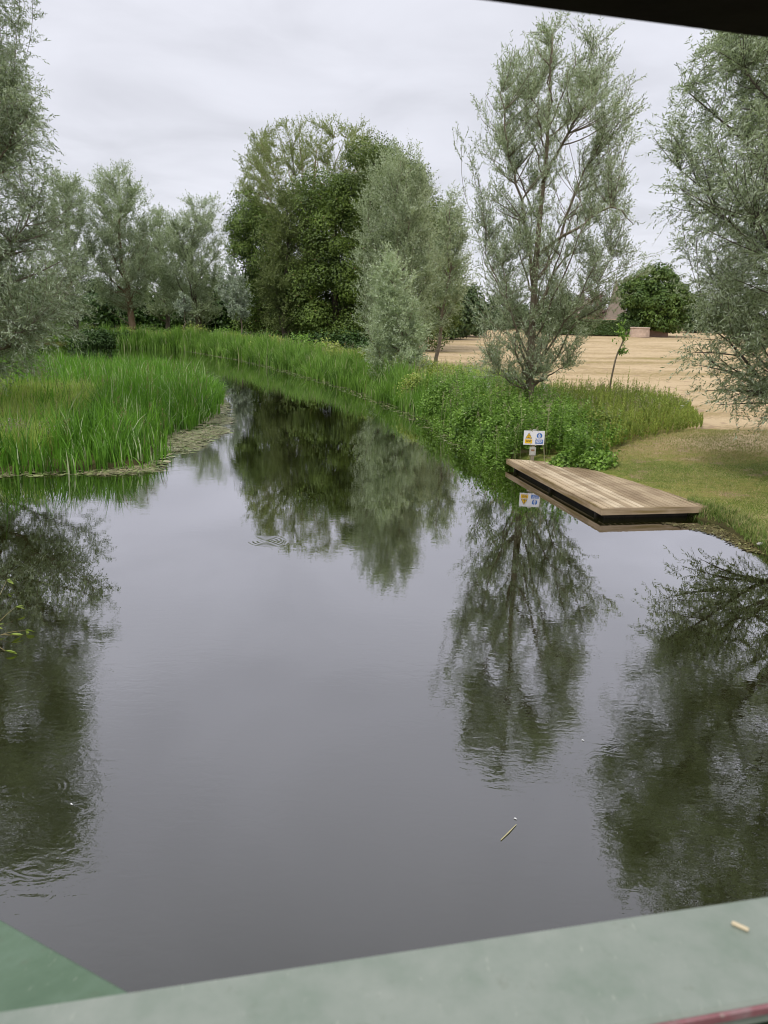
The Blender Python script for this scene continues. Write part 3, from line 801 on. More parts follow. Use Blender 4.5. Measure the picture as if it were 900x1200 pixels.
def tower():
    D = 158; c = Q(722, 380, D); ap = Q(722, 326, D); r = (Q(736, 372, D)[0] - Q(709, 372, D)[0]) / 2
    z0 = 1.6; z1 = Q(722, 374, D)[2]
    root = empty('church_tower', (c[0], D, z0)); tag(root, 'pale brown pointed spire rising behind the hedge, left of the round tree', 'tower')
    mb = MB(); h = r * .95
    mb.prism([(c[0] - h, D - h), (c[0] + h, D - h), (c[0] + h, D + h), (c[0] - h, D + h)], z0, z1); mb.build('wall', M['brick_pale'], root)
    mb = MB(); n = 8; ring = [(c[0] + r * math.cos(math.pi / 8 + i * math.pi / 4), D + r * math.sin(math.pi / 8 + i * math.pi / 4), z1) for i in range(n)]
    ring2 = [(c[0] + .93 * r * math.cos(math.pi / 8 + i * math.pi / 4), D + .93 * r * math.sin(math.pi / 8 + i * math.pi / 4), z1 + .7) for i in range(n)]
    f = [(i, (i + 1) % n, n + (i + 1) % n, n + i) for i in range(n)] + [(n + i, n + (i + 1) % n, 2 * n) for i in range(n)] + [tuple(range(n))[::-1]]
    mb.add(ring + ring2 + [tuple(ap)], f); mb.build('roof', M['tile'], root)
    mb = MB(); mb.tube([ap - V(0, 0, .2), ap + V(0, 0, .9)], [.05, .03], 6); mb.build('finial', M['bark_dark'], root)
    # barn roof with a hipped end seen low behind the hedge on the left
    D2 = 162; a, e = Q(652, 384, D2), Q(696, 384, D2); zr = Q(670, 352, D2)[2]; ze = Q(670, 368, D2)[2]
    root = empty('farm_building', ((a[0] + e[0]) / 2, D2, 1.6)); tag(root, 'low building with a brown tiled roof mostly hidden behind the hedge and the slender willow', 'building')
    mb = MB(); mb.prism([(a[0], D2), (e[0], D2), (e[0], D2 + 6), (a[0], D2 + 6)], 1.4, ze); mb.build('wall', M['brick'], root)
    mb = MB(); mb.add([(a[0] - .3, D2 - .3, ze + .01), (e[0] + .3, D2 - .3, ze + .01), (e[0] + .3, D2 + 6.3, ze + .01), (a[0] - .3, D2 + 6.3, ze + .01), (a[0] + 1.2, D2 + 3, zr), (e[0] - 1.2, D2 + 3, zr)],
                      [(0, 1, 5, 4), (2, 3, 4, 5), (1, 2, 5), (3, 0, 4), (3, 2, 1, 0)]); mb.build('roof', M['tile'], root)


tower()


def brick_bits():
    D = 134
    a, c = Q(738, 390, D), Q(761, 391, D); zt = Q(750, 383.5, D)[2]
    cx = (a[0] + c[0]) / 2; r = (c[0] - a[0]) / 2
    root = empty('brick_planter', (cx, D, 1.6)); tag(root, 'round pinkish brick planter at the right end of the hedge', 'planter')
    mb = MB(); n = 20
    prof = [(r * 1.0, 1.3), (r * .94, zt - .18), (r * 1.0, zt - .16), (r * .98, zt), (r * .8, zt + .02)]
    vs = [(cx + q * math.cos(i * 2 * math.pi / n), D + q * math.sin(i * 2 * math.pi / n), z) for q, z in prof for i in range(n)]
    f = [(k * n + i, k * n + (i + 1) % n, (k + 1) * n + (i + 1) % n, (k + 1) * n + i) for k in range(4) for i in range(n)] + [tuple(range(4 * n, 5 * n))]
    mb.add(vs, f); mb.build('wall', M['brick_pale'], root)
    D = 138
    a, c = Q(759, 391, D), Q(783, 392, D); zt = Q(770, 382, D)[2]
    root = empty('brick_wall', (a[0], D, 1.6)); tag(root, 'short dark red brick wall under the round green tree', 'wall')
    mb = MB(); mb.prism([(a[0], D), (c[0], D), (c[0], D + .35), (a[0], D + .35)], 1.3, zt); mb.build('masonry', M['brick'], root)
    mb = MB(); mb.prism([(a[0] - .05, D - .05), (c[0] + .05, D - .05), (c[0] + .05, D + .4), (a[0] - .05, D + .4)], zt + .003, zt + .1); mb.build('coping', M['tile'], root)


brick_bits()

# ------------------------------------------------------------------ reeds and herbs
rs = np.random.default_rng(101)
spit = np.array([(-60, 52), (-32, 47.5), (-22, 48.5), (-14.5, 47)] + px([(254, 456), (248, 478), (238, 492), (205, 503), (188, 520), (182, 536), (170, 546), (100, 551), (0, 555)]) +
                [(-12, 17.9), (-26, 26), (-60, 40)])
spit_line = spit[:13]  # shoreline
# tall green reed bed on the left spit
n = 46000
near = np.array(px([(259, 469), (248, 492), (210, 506), (193, 522), (187, 538), (172, 548), (100, 554), (-10, 558)]) + [(-15, 18.5), (-19, 27), (-20, 42), (-12, 44)])
pt = scatter(near, n, rs)
d = seg_dist(pt, np.array(spit_line), False)
pt = pt + rs.normal(0, .09, pt.shape)
keep = (d < 9) | (rs.uniform(0, 1, n) < .2)
# yellow sedge patch replaces reeds on the inner left part
yp = (pt[:, 0] < -8.6 - (pt[:, 1] - 20) * .22) & (pt[:, 1] > 19.2) & (pt[:, 1] < 31)
keep &= ~(yp & (rs.uniform(0, 1, n) < .62))
pt = pt[keep]; d = d[keep]; n = len(pt)
cl_ = lownoise(pt[:, 0], pt[:, 1], 3.2, 29); kk = rs.uniform(0, 1, n) < np.clip(.62 + .5 * cl_, .12, 1); pt = pt[kk]; d = d[kk]; cl_ = cl_[kk]; n = len(pt)
pt = pt + np.stack([lownoise(pt[:, 1], pt[:, 0], 2.5, 61), lownoise(pt[:, 0], pt[:, 1], 2.5, 62)], 1) * .22
h = (1.14 + .22 * lownoise(pt[:, 0], pt[:, 1], 1.1, 9) + .16 * cl_ + .17 * rs.normal(0, 1, n)) * np.clip(.62 + d * .5, .5, 1)
reedbed('reed_bed', 'bed of tall green reeds on the spit at the left', 'reeds', pt, np.maximum(h, .3), np.full(n, .038) * rs.uniform(.5, 1.4, n), M['reed'], rs, .27, clumps=340, fan=.27)
farp = np.array(px([(240, 447), (257, 457), (262, 468)]) + [(-16, 34), (-32, 34), (-50, 40), (-50, 50.5), (-32, 47.7), (-22, 48.7), (-14.5, 47.3)])
pt = scatter(farp, 22000, rs)
reedbed('reed_bed', 'reeds at the back of the left spit in front of the side channel', 'reeds', pt, 1.0 + .2 * lownoise(pt[:, 0], pt[:, 1], 1.2, 91) + .15 * rs.normal(0, 1, len(pt)), np.full(len(pt), .05), M['reed'], rs, .25, clumps=160)
# yellowish sedge and flowering herbs
pt = scatter([(-8.8, 19.4), (-14.5, 19.0), (-18, 31), (-11.3, 31)], 26000, rs)
reedbed('sedge', 'yellow-green sedge and dry grass inside the left spit', 'grass', pt, .92 + .2 * lownoise(pt[:, 0], pt[:, 1], 1.5, 4) + .15 * rs.normal(0, 1, len(pt)), np.full(len(pt), .024), M['sedge'], rs, .4)
pt = scatter([(-9.5, 23), (-14.5, 22.0), (-18, 31), (-12, 31)], 700, rs)
v, f = herbs(pt, .75 + .25 * rs.uniform(0, 1, len(pt)), 26, .09, .03, rs, .5)
tag(mesh_obj('wild_herbs', v, f, M['sedge']), 'loose yellow-green wild herbs among the sedge on the left spit', 'herbs', kind='stuff')
for (x, y, D, lb) in [(34, 428, 27, 'clump of faded pink flowers under the drooping willow boughs'), (20, 505, 20.3, 'low clump of faded pink flowers among the sedge near the left edge')]:
    c = Q(x, y, D)
    pt = c[:2] + rs.normal(0, .42, (70, 2)) * V(1, .6); hh = np.full(70, max(.5, c[2] - .05)) * rs.uniform(.8, 1.1, 70)
    g = empty('flower_clump', (c[0], D, .1)); tag(g, lb, 'flowers')
    v, f = herbs(pt, hh * .8, 22, .08, .03, rs, .5); mesh_obj('foliage', v, f, M['herb_yel'], g)
    top = np.concatenate([pt, (ground_z(pt) + hh * .95)[:, None]], 1); q = np.repeat(top, 16, 0) + rs.normal(0, .05, (70 * 16, 3)) * V(.5, .5, 2.0)
    v, f = leaf_mesh(q, rs.normal(0, 1, q.shape), rs.normal(0, 1, q.shape), .04, .03); mesh_obj('flower', v, f, M['pink'], g)

# right bank: reed fringe along the water
RB = np.array(px([(572, 528), (545, 508), (500, 487), (450, 467), (400, 450), (340, 434), (290, 422), (230, 412)]) + [(-25, 80), (-34, 84)])
pt, s, w = bank_strip(RB, -.35, 1.25, 42000, rs)
clp = .5 + .5 * lownoise(pt[:, 0] * .8, pt[:, 1] * .8, .9, 77)
keepm = (rs.uniform(0, 1, len(pt)) < np.clip(.35 + clp, 0, 1)) & (s > .10)
pt, s, w = pt[keepm], s[keepm], w[keepm]
c3 = lownoise(pt[:, 0], pt[:, 1], 2.2, 78)
k3 = rs.uniform(0, 1, len(pt)) < np.clip(.7 + .5 * c3, .1, 1)
pt, s, w, c3, clq = pt[k3], s[k3], w[k3], c3[k3], clp[keepm][k3]
pt = pt + np.stack([lownoise(pt[:, 1], pt[:, 0], 1.3, 63), lownoise(pt[:, 0], pt[:, 1], 1.3, 64)], 1) * .3
h = (1.15 + .4 * clq + .2 * c3 + .2 * rs.normal(0, 1, len(pt))) * np.clip(.6 + (w + .35) * .5, .55, 1.0) * np.interp(s, [0, .2, .5, 1], [.7, .85, 1.0, 1.1])
reedbed('reed_fringe', 'fringe of bright green reeds along the right bank of the river', 'reeds', pt, np.maximum(h, .3), np.interp(s, [0, .3, 1], [.035, .055, .09]), M['reed_far'], rs, .25, clumps=420, var=.3)
# herb belt behind the fringe
pt, s, w = bank_strip(RB, 1.2, 5.0, 6500, rs)
m_ = s > .16; pt, s, w = pt[m_], s[m_], w[m_]
hh = (1.15 + .4 * lownoise(pt[:, 0], pt[:, 1], .8, 31)) * np.interp(w, [1.2, 2.2, 5], [.9, 1.1, .6]) * rs.uniform(.8, 1.15, len(pt)) * np.interp(s, [0, .4, 1], [.8, 1, 1.1])
v, f = herbs(pt, np.maximum(hh, .3), 26, .22, .11, rs, .35)
tag(mesh_obj('wild_herbs', v, f, M['herb_yel']), 'belt of yellow-green tall herbs behind the reed fringe', 'herbs', kind='stuff')
pt, s, w = bank_strip(RB, 2.6, 8.5, 26000, rs); m_ = s > .2; pt, w = pt[m_], w[m_]
reedbed('long_grass', 'long pale seeding grass between the reed fringe and the wood', 'grass', pt, .7 + .25 * lownoise(pt[:, 0], pt[:, 1], .5, 12) + .1 * rs.normal(0, 1, len(pt)), np.full(len(pt), .05), M['sedge'], rs, .25)

# dense herb bank left of and behind the landing stage
HP = [P(a, b_, .35)[:2] for a, b_ in [(505, 496), (540, 514), (575, 536), (597, 547), (640, 549), (690, 541), (730, 524), (775, 514), (824, 507), (806, 484), (760, 478), (700, 476), (640, 474), (560, 468), (500, 466)]]
HPA = np.array(HP)
pt = scatter(HP, 5200, rs); dd = seg_dist(pt, HPA)
x = pt[:, 0]
hmax = np.interp(x, [0, 2, 4.5, 6, 8, 10, 11], [1.6, 1.5, 1.25, 1.0, .85, .8, .6])
hh = hmax * np.clip(.5 + dd * .45, .4, 1) * (1 + .2 * lownoise(pt[:, 0], pt[:, 1], 1.4, 15) + .22 * lownoise(pt[:, 0], pt[:, 1], 3.4, 16)) * np.where(rs.uniform(0, 1, len(pt)) < .07, 1.3, rs.uniform(.75, 1.1, len(pt)))
ok = ~((pt[:, 1] < 21.3) & (pt[:, 0] > 3.2) & (pt[:, 0] < 4.75)); pt, dd, hh, x = pt[ok], dd[ok], hh[ok], x[ok]
isy = (x + .8 * lownoise(pt[:, 0], pt[:, 1], .9, 2) + rs.normal(0, .5, len(pt))) > 6.2
v, f = herbs(pt[~isy], hh[~isy], 40, .14, .078, rs, .2)
tag(mesh_obj('herb_bank', v, f, M['herb']), 'dense bright green nettles and leafy herbs beside the landing stage', 'herbs', kind='stuff')
v, f = herbs(pt[isy], hh[isy] * np.where(rs.uniform(0, 1, isy.sum()) < .12, 1.4, 1.02), 46, .11, .034, rs, .8, .12)
tag(mesh_obj('willowherb_bank', v, f, M['herb_yel']), 'spiky yellow-green willowherb running to the right of the sign', 'herbs', kind='stuff')
# seeding stems standing above the herbs and the reeds
def seeding(name, label, pts, h, mat, rs):
    n = len(pts); z = ground_z(pts); az = rs.uniform(0, 6.28, n); la = h * np.abs(rs.normal(0, .14, n))
    lean = np.stack([np.cos(az) * la, np.sin(az) * la, np.zeros(n)], 1); base = np.concatenate([pts, z[:, None]], 1)
    a_ = blades(base, h, np.full(n, .016), lean, rs, 0, 3)
    top = base + lean + V(0, 0, 1) * h[:, None]; k = 14
    q = np.repeat(top, k, 0) - np.repeat(norm(lean * .5 + V(0, 0, 1) * h[:, None]), k, 0) * rs.uniform(0, .24, (n * k, 1)) + rs.normal(0, .014, (n * k, 3))
    b_ = leaf_mesh(q, rs.normal(0, 1, q.shape) + V(0, 0, 1), rs.normal(0, 1, q.shape), .045 * rs.uniform(.6, 1.4, n * k), .018)
    v, f = merge([a_, b_]); return tag(mesh_obj(name, v, f, mat), label, 'stems', kind='stuff')


q = scatter(HP, 420, rs); hm = np.interp(q[:, 0], [0, 2, 4.5, 6, 8, 10, 11], [1.75, 1.65, 1.4, 1.2, 1.1, 1.0, .8]) * rs.uniform(.75, 1.15, len(q))
ok = seg_dist(q, HPA) > .35; seeding('seeding_stems', 'dry seeding stems sticking out of the herb bank', q[ok], hm[ok], M['seed'], rs)
q = scatter(near, 500, rs); seeding('seeding_stems', 'brown seed-headed stems rising out of the left reed bed', q, rs.uniform(.9, 1.45, len(q)), M['brown_seed'], rs)
q, s_, w_ = bank_strip(RB, .8, 3.2, 700, rs); seeding('seeding_stems', 'pale flowering stems above the reed fringe of the right bank', q, rs.uniform(1.1, 1.85, len(q)), M['seed'], rs)
# reeds at the foot of the herb bank
pt, s, w = bank_strip(RB[:4], -.3, .7, 4200, rs)
reedbed('reed_fringe', 'dark green reeds standing in the water in front of the nettle bank', 'reeds', pt, .7 + .25 * lownoise(pt[:, 0], pt[:, 1], 1.5, 44) + .12 * rs.normal(0, 1, len(pt)), np.full(len(pt), .03), M['reed'], rs, .3)

# undergrowth of the far wood, seen as one mass behind the trees
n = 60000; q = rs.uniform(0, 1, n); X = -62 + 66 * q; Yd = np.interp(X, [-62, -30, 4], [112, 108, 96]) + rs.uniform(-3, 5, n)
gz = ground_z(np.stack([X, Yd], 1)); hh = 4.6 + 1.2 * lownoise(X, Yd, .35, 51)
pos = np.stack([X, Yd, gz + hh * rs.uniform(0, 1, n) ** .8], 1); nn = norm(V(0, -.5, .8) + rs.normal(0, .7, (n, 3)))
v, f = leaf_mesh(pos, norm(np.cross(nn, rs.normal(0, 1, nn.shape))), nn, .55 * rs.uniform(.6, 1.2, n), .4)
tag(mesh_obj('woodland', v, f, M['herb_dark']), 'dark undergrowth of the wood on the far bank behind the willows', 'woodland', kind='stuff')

# individual bushes
for i, (x, y, D, rx, ry, rz, mt, lb, n) in enumerate([
        (120, 398, 82, 3.4, 2.0, 1.9, 'herb_dark', 'dark low bush overhanging the side channel at the far left bank', 9000),
        (152, 398, 84, 2.6, 1.8, 1.6, 'herb_dark', 'dark bush at the foot of the brown-trunked willow', 6000),
        (84, 396, 86, 3.2, 2.0, 2.2, 'herb', 'green bush below the partly hidden willow', 7000),
        (176, 395, 90, 3.6, 2.0, 1.5, 'herb', 'bright green bramble mound right of the brown trunk', 7000),
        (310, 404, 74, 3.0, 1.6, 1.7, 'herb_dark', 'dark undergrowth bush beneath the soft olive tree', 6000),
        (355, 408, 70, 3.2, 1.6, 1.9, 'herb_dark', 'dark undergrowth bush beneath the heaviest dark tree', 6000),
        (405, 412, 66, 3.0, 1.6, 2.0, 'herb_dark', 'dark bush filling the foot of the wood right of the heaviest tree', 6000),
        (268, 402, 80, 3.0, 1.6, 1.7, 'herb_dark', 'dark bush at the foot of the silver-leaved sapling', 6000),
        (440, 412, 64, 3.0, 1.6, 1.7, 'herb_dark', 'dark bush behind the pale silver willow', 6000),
        (382, 420, 60, 2.2, 1.4, 1.35, 'herb_yel', 'yellow-green bushy mound above the bright reeds at mid river', 5000),
        (262, 408, 0, 2.6, 1.3, 1.95, 'herb', 'green mound of herbs on the far bank below the silver-leaved sapling', 5000),
        (305, 418, 0, 2.0, 1.1, 1.76, 'herb_yel', 'pale yellow-green mound behind the reeds left of the bright mid-river clump', 5000),
        (345, 426, 0, 2.0, 1.1, 1.89, 'herb', 'bright green mound behind the reeds below the heaviest dark tree', 5000),
        (415, 444, 0, 1.5, .9, 1.69, 'herb_yel', 'yellow-green mound just left of the pale silver willow', 5000),
        (210, 404, 0, 3.0, 1.4, 1.82, 'herb_yel', 'long pale mound of herbs below the round-topped willow', 5000),
        (495, 470, 0, 1.0, .8, 1.3, 'herb_yel', 'yellow-green mound at the foot of the pale silver willow, right side', 5000),
        (548, 508, 0, .8, .6, 1.25, 'herb', 'leafy mound at the left end of the herb bank beside the water', 5200),
        (585, 522, 0, .75, .6, 1.15, 'herb', 'rounded leafy mound left of the safety sign', 5200),
        (600, 496, 0, 1.0, .8, 1.4, 'herb_yel', 'large bright leafy mound below the trunk of the slender willow', 7000),
        (655, 512, 0, .9, .7, 1.15, 'herb', 'rounded leafy mound behind the safety sign', 6000),
        (520, 486, 0, 1.0, .8, 1.45, 'herb', 'leafy mound between the reeds and the herb bank', 6000),
        (705, 520, 0, .8, .6, .8, 'herb_yel', 'yellow-green spreading mound right of the safety sign', 4600),
        (760, 500, 0, 1.0, .7, .85, 'herb_yel', 'yellow-green mound toward the right end of the herb bank', 4600),
        (705, 548, 0, .55, .4, .5, 'herb', 'small leafy bramble bush spilling toward the deck corner', 1700),
        (668, 545, 0, .45, .35, .36, 'herb', 'low nettle clump right behind the deck edge', 1800)]):
    c = Q(x, y, D) if D else P(x, y, .35)
    if D == 0: c = c + (V(0, .5, 0) if c[1] < 36 else V(.9, 1.0, 0))
    L = (.13 if c[1] < 36 else .24) if D == 0 else .3
    bush('bush', lb, 'bush', c, rx, ry, rz, n, L * .8, L * .55, M[mt], 200 + i, group='bushes and leafy mounds along the banks')

# lawn blades on the near right bank
n = 90000
pt = scatter([(5.2, 17.5), (6.9, 14.5), (7.0, 12.2), (10.5, 12), (13, 20), (13, 26), (9.5, 26), (5.5, 22)], n, rs)
gz = ground_z(pt); d = seg_dist(pt, RIVER); ins = inside(pt, RIVER)
dens = .55 + .45 * lownoise(pt[:, 0], pt[:, 1], 1.2, 6)
DK = np.array([P(596, 537, .25)[:2], P(706, 594, .25)[:2], P(827, 591.5, .25)[:2], P(690, 544, .25)[:2]])
m_ = (~ins) & (d > .1) & (rs.uniform(0, 1, n) < dens) & ~inside(pt, DK)
pt, d = pt[m_], d[m_]
hh = np.where(d < .5, .11, .035) * rs.uniform(.6, 1.4, len(pt))
reedbed('lawn_grass', 'short green and straw coloured turf beside the landing stage', 'grass', pt, hh * 1.3, np.full(len(pt), .013), M['lawn'], rs, .8, below=.005)
# rough edge of grass hanging over the bank
E_ = np.array([(6.9, 8)] + px([(900, 655), (868, 632), (846, 617)]) + [(6.3, 16.3)])
pt, s, w = bank_strip(E_, .05, .40, 6000, rs)
reedbed('bank_grass', 'ragged grass along the edge of the mown bank', 'grass', pt, .12 * rs.uniform(.5, 1.7, len(pt)), np.full(len(pt), .012), M['bank_grass'], rs, .7, below=.01)

# ------------------------------------------------------------------ floating mats
def mat_stuff():
    rs = np.random.default_rng(55)
    # pads: small discs; litter: thin straws
    zone = np.array(px([(-10, 560), (60, 558), (150, 557), (196, 551), (200, 540), (225, 530), (268, 506), (272, 492), (262, 462), (248, 458), (240, 492), (200, 503), (182, 536), (100, 548), (-10, 552)]))
    n = 2600; c = scatter(zone, n, rs); keep = rs.uniform(0, 1, n) < np.clip(.28 + .7 * lownoise(c[:, 0], c[:, 1] * .7, 2.0, 19), .05, 1); c = c[keep]; n = len(c)
    r = rs.uniform(.03, .10, n); k = 8; vs = []; fs = []
    a = np.arange(k) / k * (2 * math.pi - .5)
    a0 = rs.uniform(0, 6.28, n); tl_ = rs.normal(0, .06, (n, 2)); z0 = rs.uniform(.004, .02, n)
    ring = np.stack([c[:, None, 0] + r[:, None] * np.cos(a[None] + a0[:, None]), c[:, None, 1] + r[:, None] * np.sin(a[None] + a0[:, None]),
                     z0[:, None] + r[:, None] * (tl_[:, :1] * np.cos(a[None] + a0[:, None]) + tl_[:, 1:] * np.sin(a[None] + a0[:, None]))], -1)
    v = ring.reshape(-1, 3); f = np.arange(n * k).reshape(-1, k)
    o = mesh_obj('lily_pads', v, f, M['pad']); tag(o, 'floating pads fringing the tip of the left reed bed', 'water plants', kind='stuff')
    n = 15000; c = scatter(zone, n, rs)
    w_ = .5 + .9 * lownoise(c[:, 0], c[:, 1] * .7, 1.6, 23); keep = rs.uniform(0, 1, n) < np.clip(w_ - .5 * (c[:, 0] < -7.2), .03, 1); c = c[keep]; n = len(c)
    pos = np.concatenate([c, rs.uniform(.006, .035, (n, 1))], 1)
    d = norm(np.stack([rs.normal(0, 1, n), rs.normal(0, 1, n) * .6, rs.normal(0, .04, n)], 1)); nn = norm(V(0, 0, 1) + rs.normal(0, .2, (n, 3)))
    v, f = leaf_mesh(pos, d, nn, rs.uniform(.08, .4, n), .02)
    o = mesh_obj('reed_litter', v, f, M['dead']); tag(o, 'pale mat of dead reed litter floating off the spit', 'plant litter', kind='stuff')
    # small drift against the right bank and the far reeds
    zone = np.array([(5.7, 15.3), (6.75, 15.2), (6.95, 13.2), (6.6, 13.4), (6.35, 14.6)])
    n = 1300; c = scatter(zone, n, rs); pos = np.concatenate([c, rs.uniform(.004, .02, (n, 1))], 1)
    v, f = leaf_mesh(pos, rs.normal(0, 1, (n, 3)) * V(1, 1, .05), norm(V(0, 0, 1) + rs.normal(0, .15, (n, 3))), rs.uniform(.03, .12, n), .03)
    tag(mesh_obj('drift_litter', v, f, M['drift']), 'brown drifted litter in the corner between deck and bank', 'plant litter', kind='stuff')
    c, s, w = bank_strip(RB[:8], -1.1, .1, 2600, rs); n = len(c)
    pos = np.concatenate([c, rs.uniform(.004, .015, (n, 1))], 1)
    v, f = leaf_mesh(pos, rs.normal(0, 1, (n, 3)) * V(1, 1, .03), norm(V(0, 0, 1) + rs.normal(0, .1, (n, 3))), rs.uniform(.05, .35, n), .04)
    tag(mesh_obj('floating_leaves', v, f, M['pad']), 'scattered floating leaves along the foot of the right bank', 'water plants', kind='stuff')


mat_stuff()

# ------------------------------------------------------------------ landing stage
def wood(name, ang, c1, c2, c3, mossy=0.0, st_=(1, .06, 1)):
    m, nt, out = newmat(name)
    vec = mapping(nt, (1, 1, 1), (0, 0, -ang))
    st = nd(nt, 'ShaderNodeMapping'); st.inputs['Scale'].default_value = st_; nt.links.new(vec, st.inputs[0])
    g = nt.nodes.new('ShaderNodeNewGeometry')
    grain = noise(nt, st.outputs[0], 45, 5, .65); big = noise(nt, vec, 1.4, 4)
    f = math_(nt, 'ADD', math_(nt, 'MULTIPLY', g.outputs['Random Per Island'], .45), math_(nt, 'MULTIPLY', grain, .6))
    col = ramp(nt, f, [(.15, c1), (.5, c2), (.9, c3)])
    wet = ramp(nt, math_(nt, 'ADD', big, math_(nt, 'MULTIPLY', grain, .25)), [(.56, 0.), (.72, 1.)])
    col = mixc(nt, math_(nt, 'MULTIPLY', wet, .45), col, (.15, .095, .05))
    if mossy:
        mo = ramp(nt, noise(nt, st.outputs[0], 16, 4), [(.45, 0.), (.62, 1.)]); col = mixc(nt, math_(nt, 'MULTIPLY', mo, mossy), col, (.17, .12, .03))
    b = nd(nt, 'ShaderNodeBsdfPrincipled', i_Roughness=.8); b.inputs['Specular IOR Level'].default_value = .25
    nt.links.new(col, b.inputs['Base Color'])
    bp = nd(nt, 'ShaderNodeBump', i_Strength=.4, i_Distance=.006); nt.links.new(grain, bp.inputs['Height']); nt.links.new(bp.outputs[0], b.inputs['Normal'])
    nt.links.new(b.outputs[0], out.inputs[0])
    return m


def jetty():
    rs = np.random.default_rng(9)
    A, B, C, Dd = [P(a, b_, .27)[:2] for a, b_ in [(596, 537), (706, 594), (827, 591.5), (690, 544)]]
    A, B, C, Dd = A * 1.0, B, C, Dd
    L = A - B; ll = np.linalg.norm(L); ey = L / ll; ex = np.array([ey[1], -ey[0]])
    ang = math.atan2(-ey[0], ey[1])
    M['deck'] = wood('weathered_decking', ang, (.17, .12, .07), (.43, .33, .21), (.70, .59, .42))
    M['fascia'] = wood('edge_board', ang, (.28, .21, .13), (.40, .30, .19), (.48, .37, .24), .75, (.05, .05, 1))
    root = empty('landing_stage', (*B, 0)); tag(root, 'low weathered timber landing stage jutting from the right bank over the water', 'jetty')
    loc = lambda u, v: B + ex * u + ey * v
    to = lambda p: np.array([(p - B) @ ex, (p - B) @ ey])
    c, d_ = to(C), to(Dd)
    W = c[0]; pw = .142; gap = .02
    mb = MB(); n = int(W / pw) + 1
    for i in range(n):
        u0, u1 = i * W / n + gap / 2, (i + 1) * W / n - gap / 2; um = (u0 + u1) / 2
        v0 = c[1] * um / W
        # far line A->D, then D->C on the land side
        far = lambda q: ll + (d_[1] - ll) * q / d_[0] if q < d_[0] else d_[1] + (c[1] + .12 - d_[1]) * (q - d_[0]) / max(W - d_[0], .01)
        j = rs.uniform(-.02, .02); vt0 = max(far(u0) + j, v0 + .2); vt1 = max(far(u1) + j, v0 + .12)
        s0 = c[1] / W
        a, b_, e, g = loc(u0, u0 * s0), loc(u1, u1 * s0), loc(u1, vt1), loc(u0, vt0)
        zt = .25 + rs.uniform(-.003, .003)
        mb.prism([a, b_, e, g], zt - .035, zt)
    mb.build('deck_boards', M['deck'], root)
    # fascia boards along river side, near end and far end
    mb = MB(); o = .045
    p = [loc(-o, -.03), loc(-.003, 0), loc(-.003, ll), loc(-o, ll)]; mb.prism(p, .11, .252)
    mb.build('fascia_board', M['fascia'], root)
    mb = MB(); p = [loc(-o, -.03 - o), loc(W + .03, c[1] - .0 - o - .01), loc(W + .03, c[1] - .004), loc(-o, -.034)]; mb.prism(p, .11, .252)
    mb.build('fascia_board', M['fascia'], root)
    mb = MB(); p = [loc(-o, ll + .004), loc(d_[0], d_[1] + .004), loc(d_[0], d_[1] + o), loc(-o, ll + o)]; mb.prism(p, .11, .252)
    mb.build('fascia_board', M['fascia'], root)
    dm = simplemat('wet_dark_timber_and_blocker', (.02, .016, .01), (.04, .03, .02), 6)
    mb = MB()
    mb = MB(); a_ = .14
    mb.prism([loc(a_, a_), loc(W - .3, c[1] * (W - .3) / W + a_), loc(d_[0] - .2, min(ll, d_[1]) - .3), loc(a_, ll - .3)], -.3, .125); mb.build('light_blocker', dm, root)  # dark box added under the deck to stop light showing through
    for u_, v_ in [(.07, .35), (.07, ll * .5), (.07, ll - .4), (1.35, .42)]:
        mb = MB(); q = loc(u_, v_); mb.tube([(*q, -1.0), (*q, .14)], [.05, .05], 10); mb.build('pile', dm, root, True)


jetty()

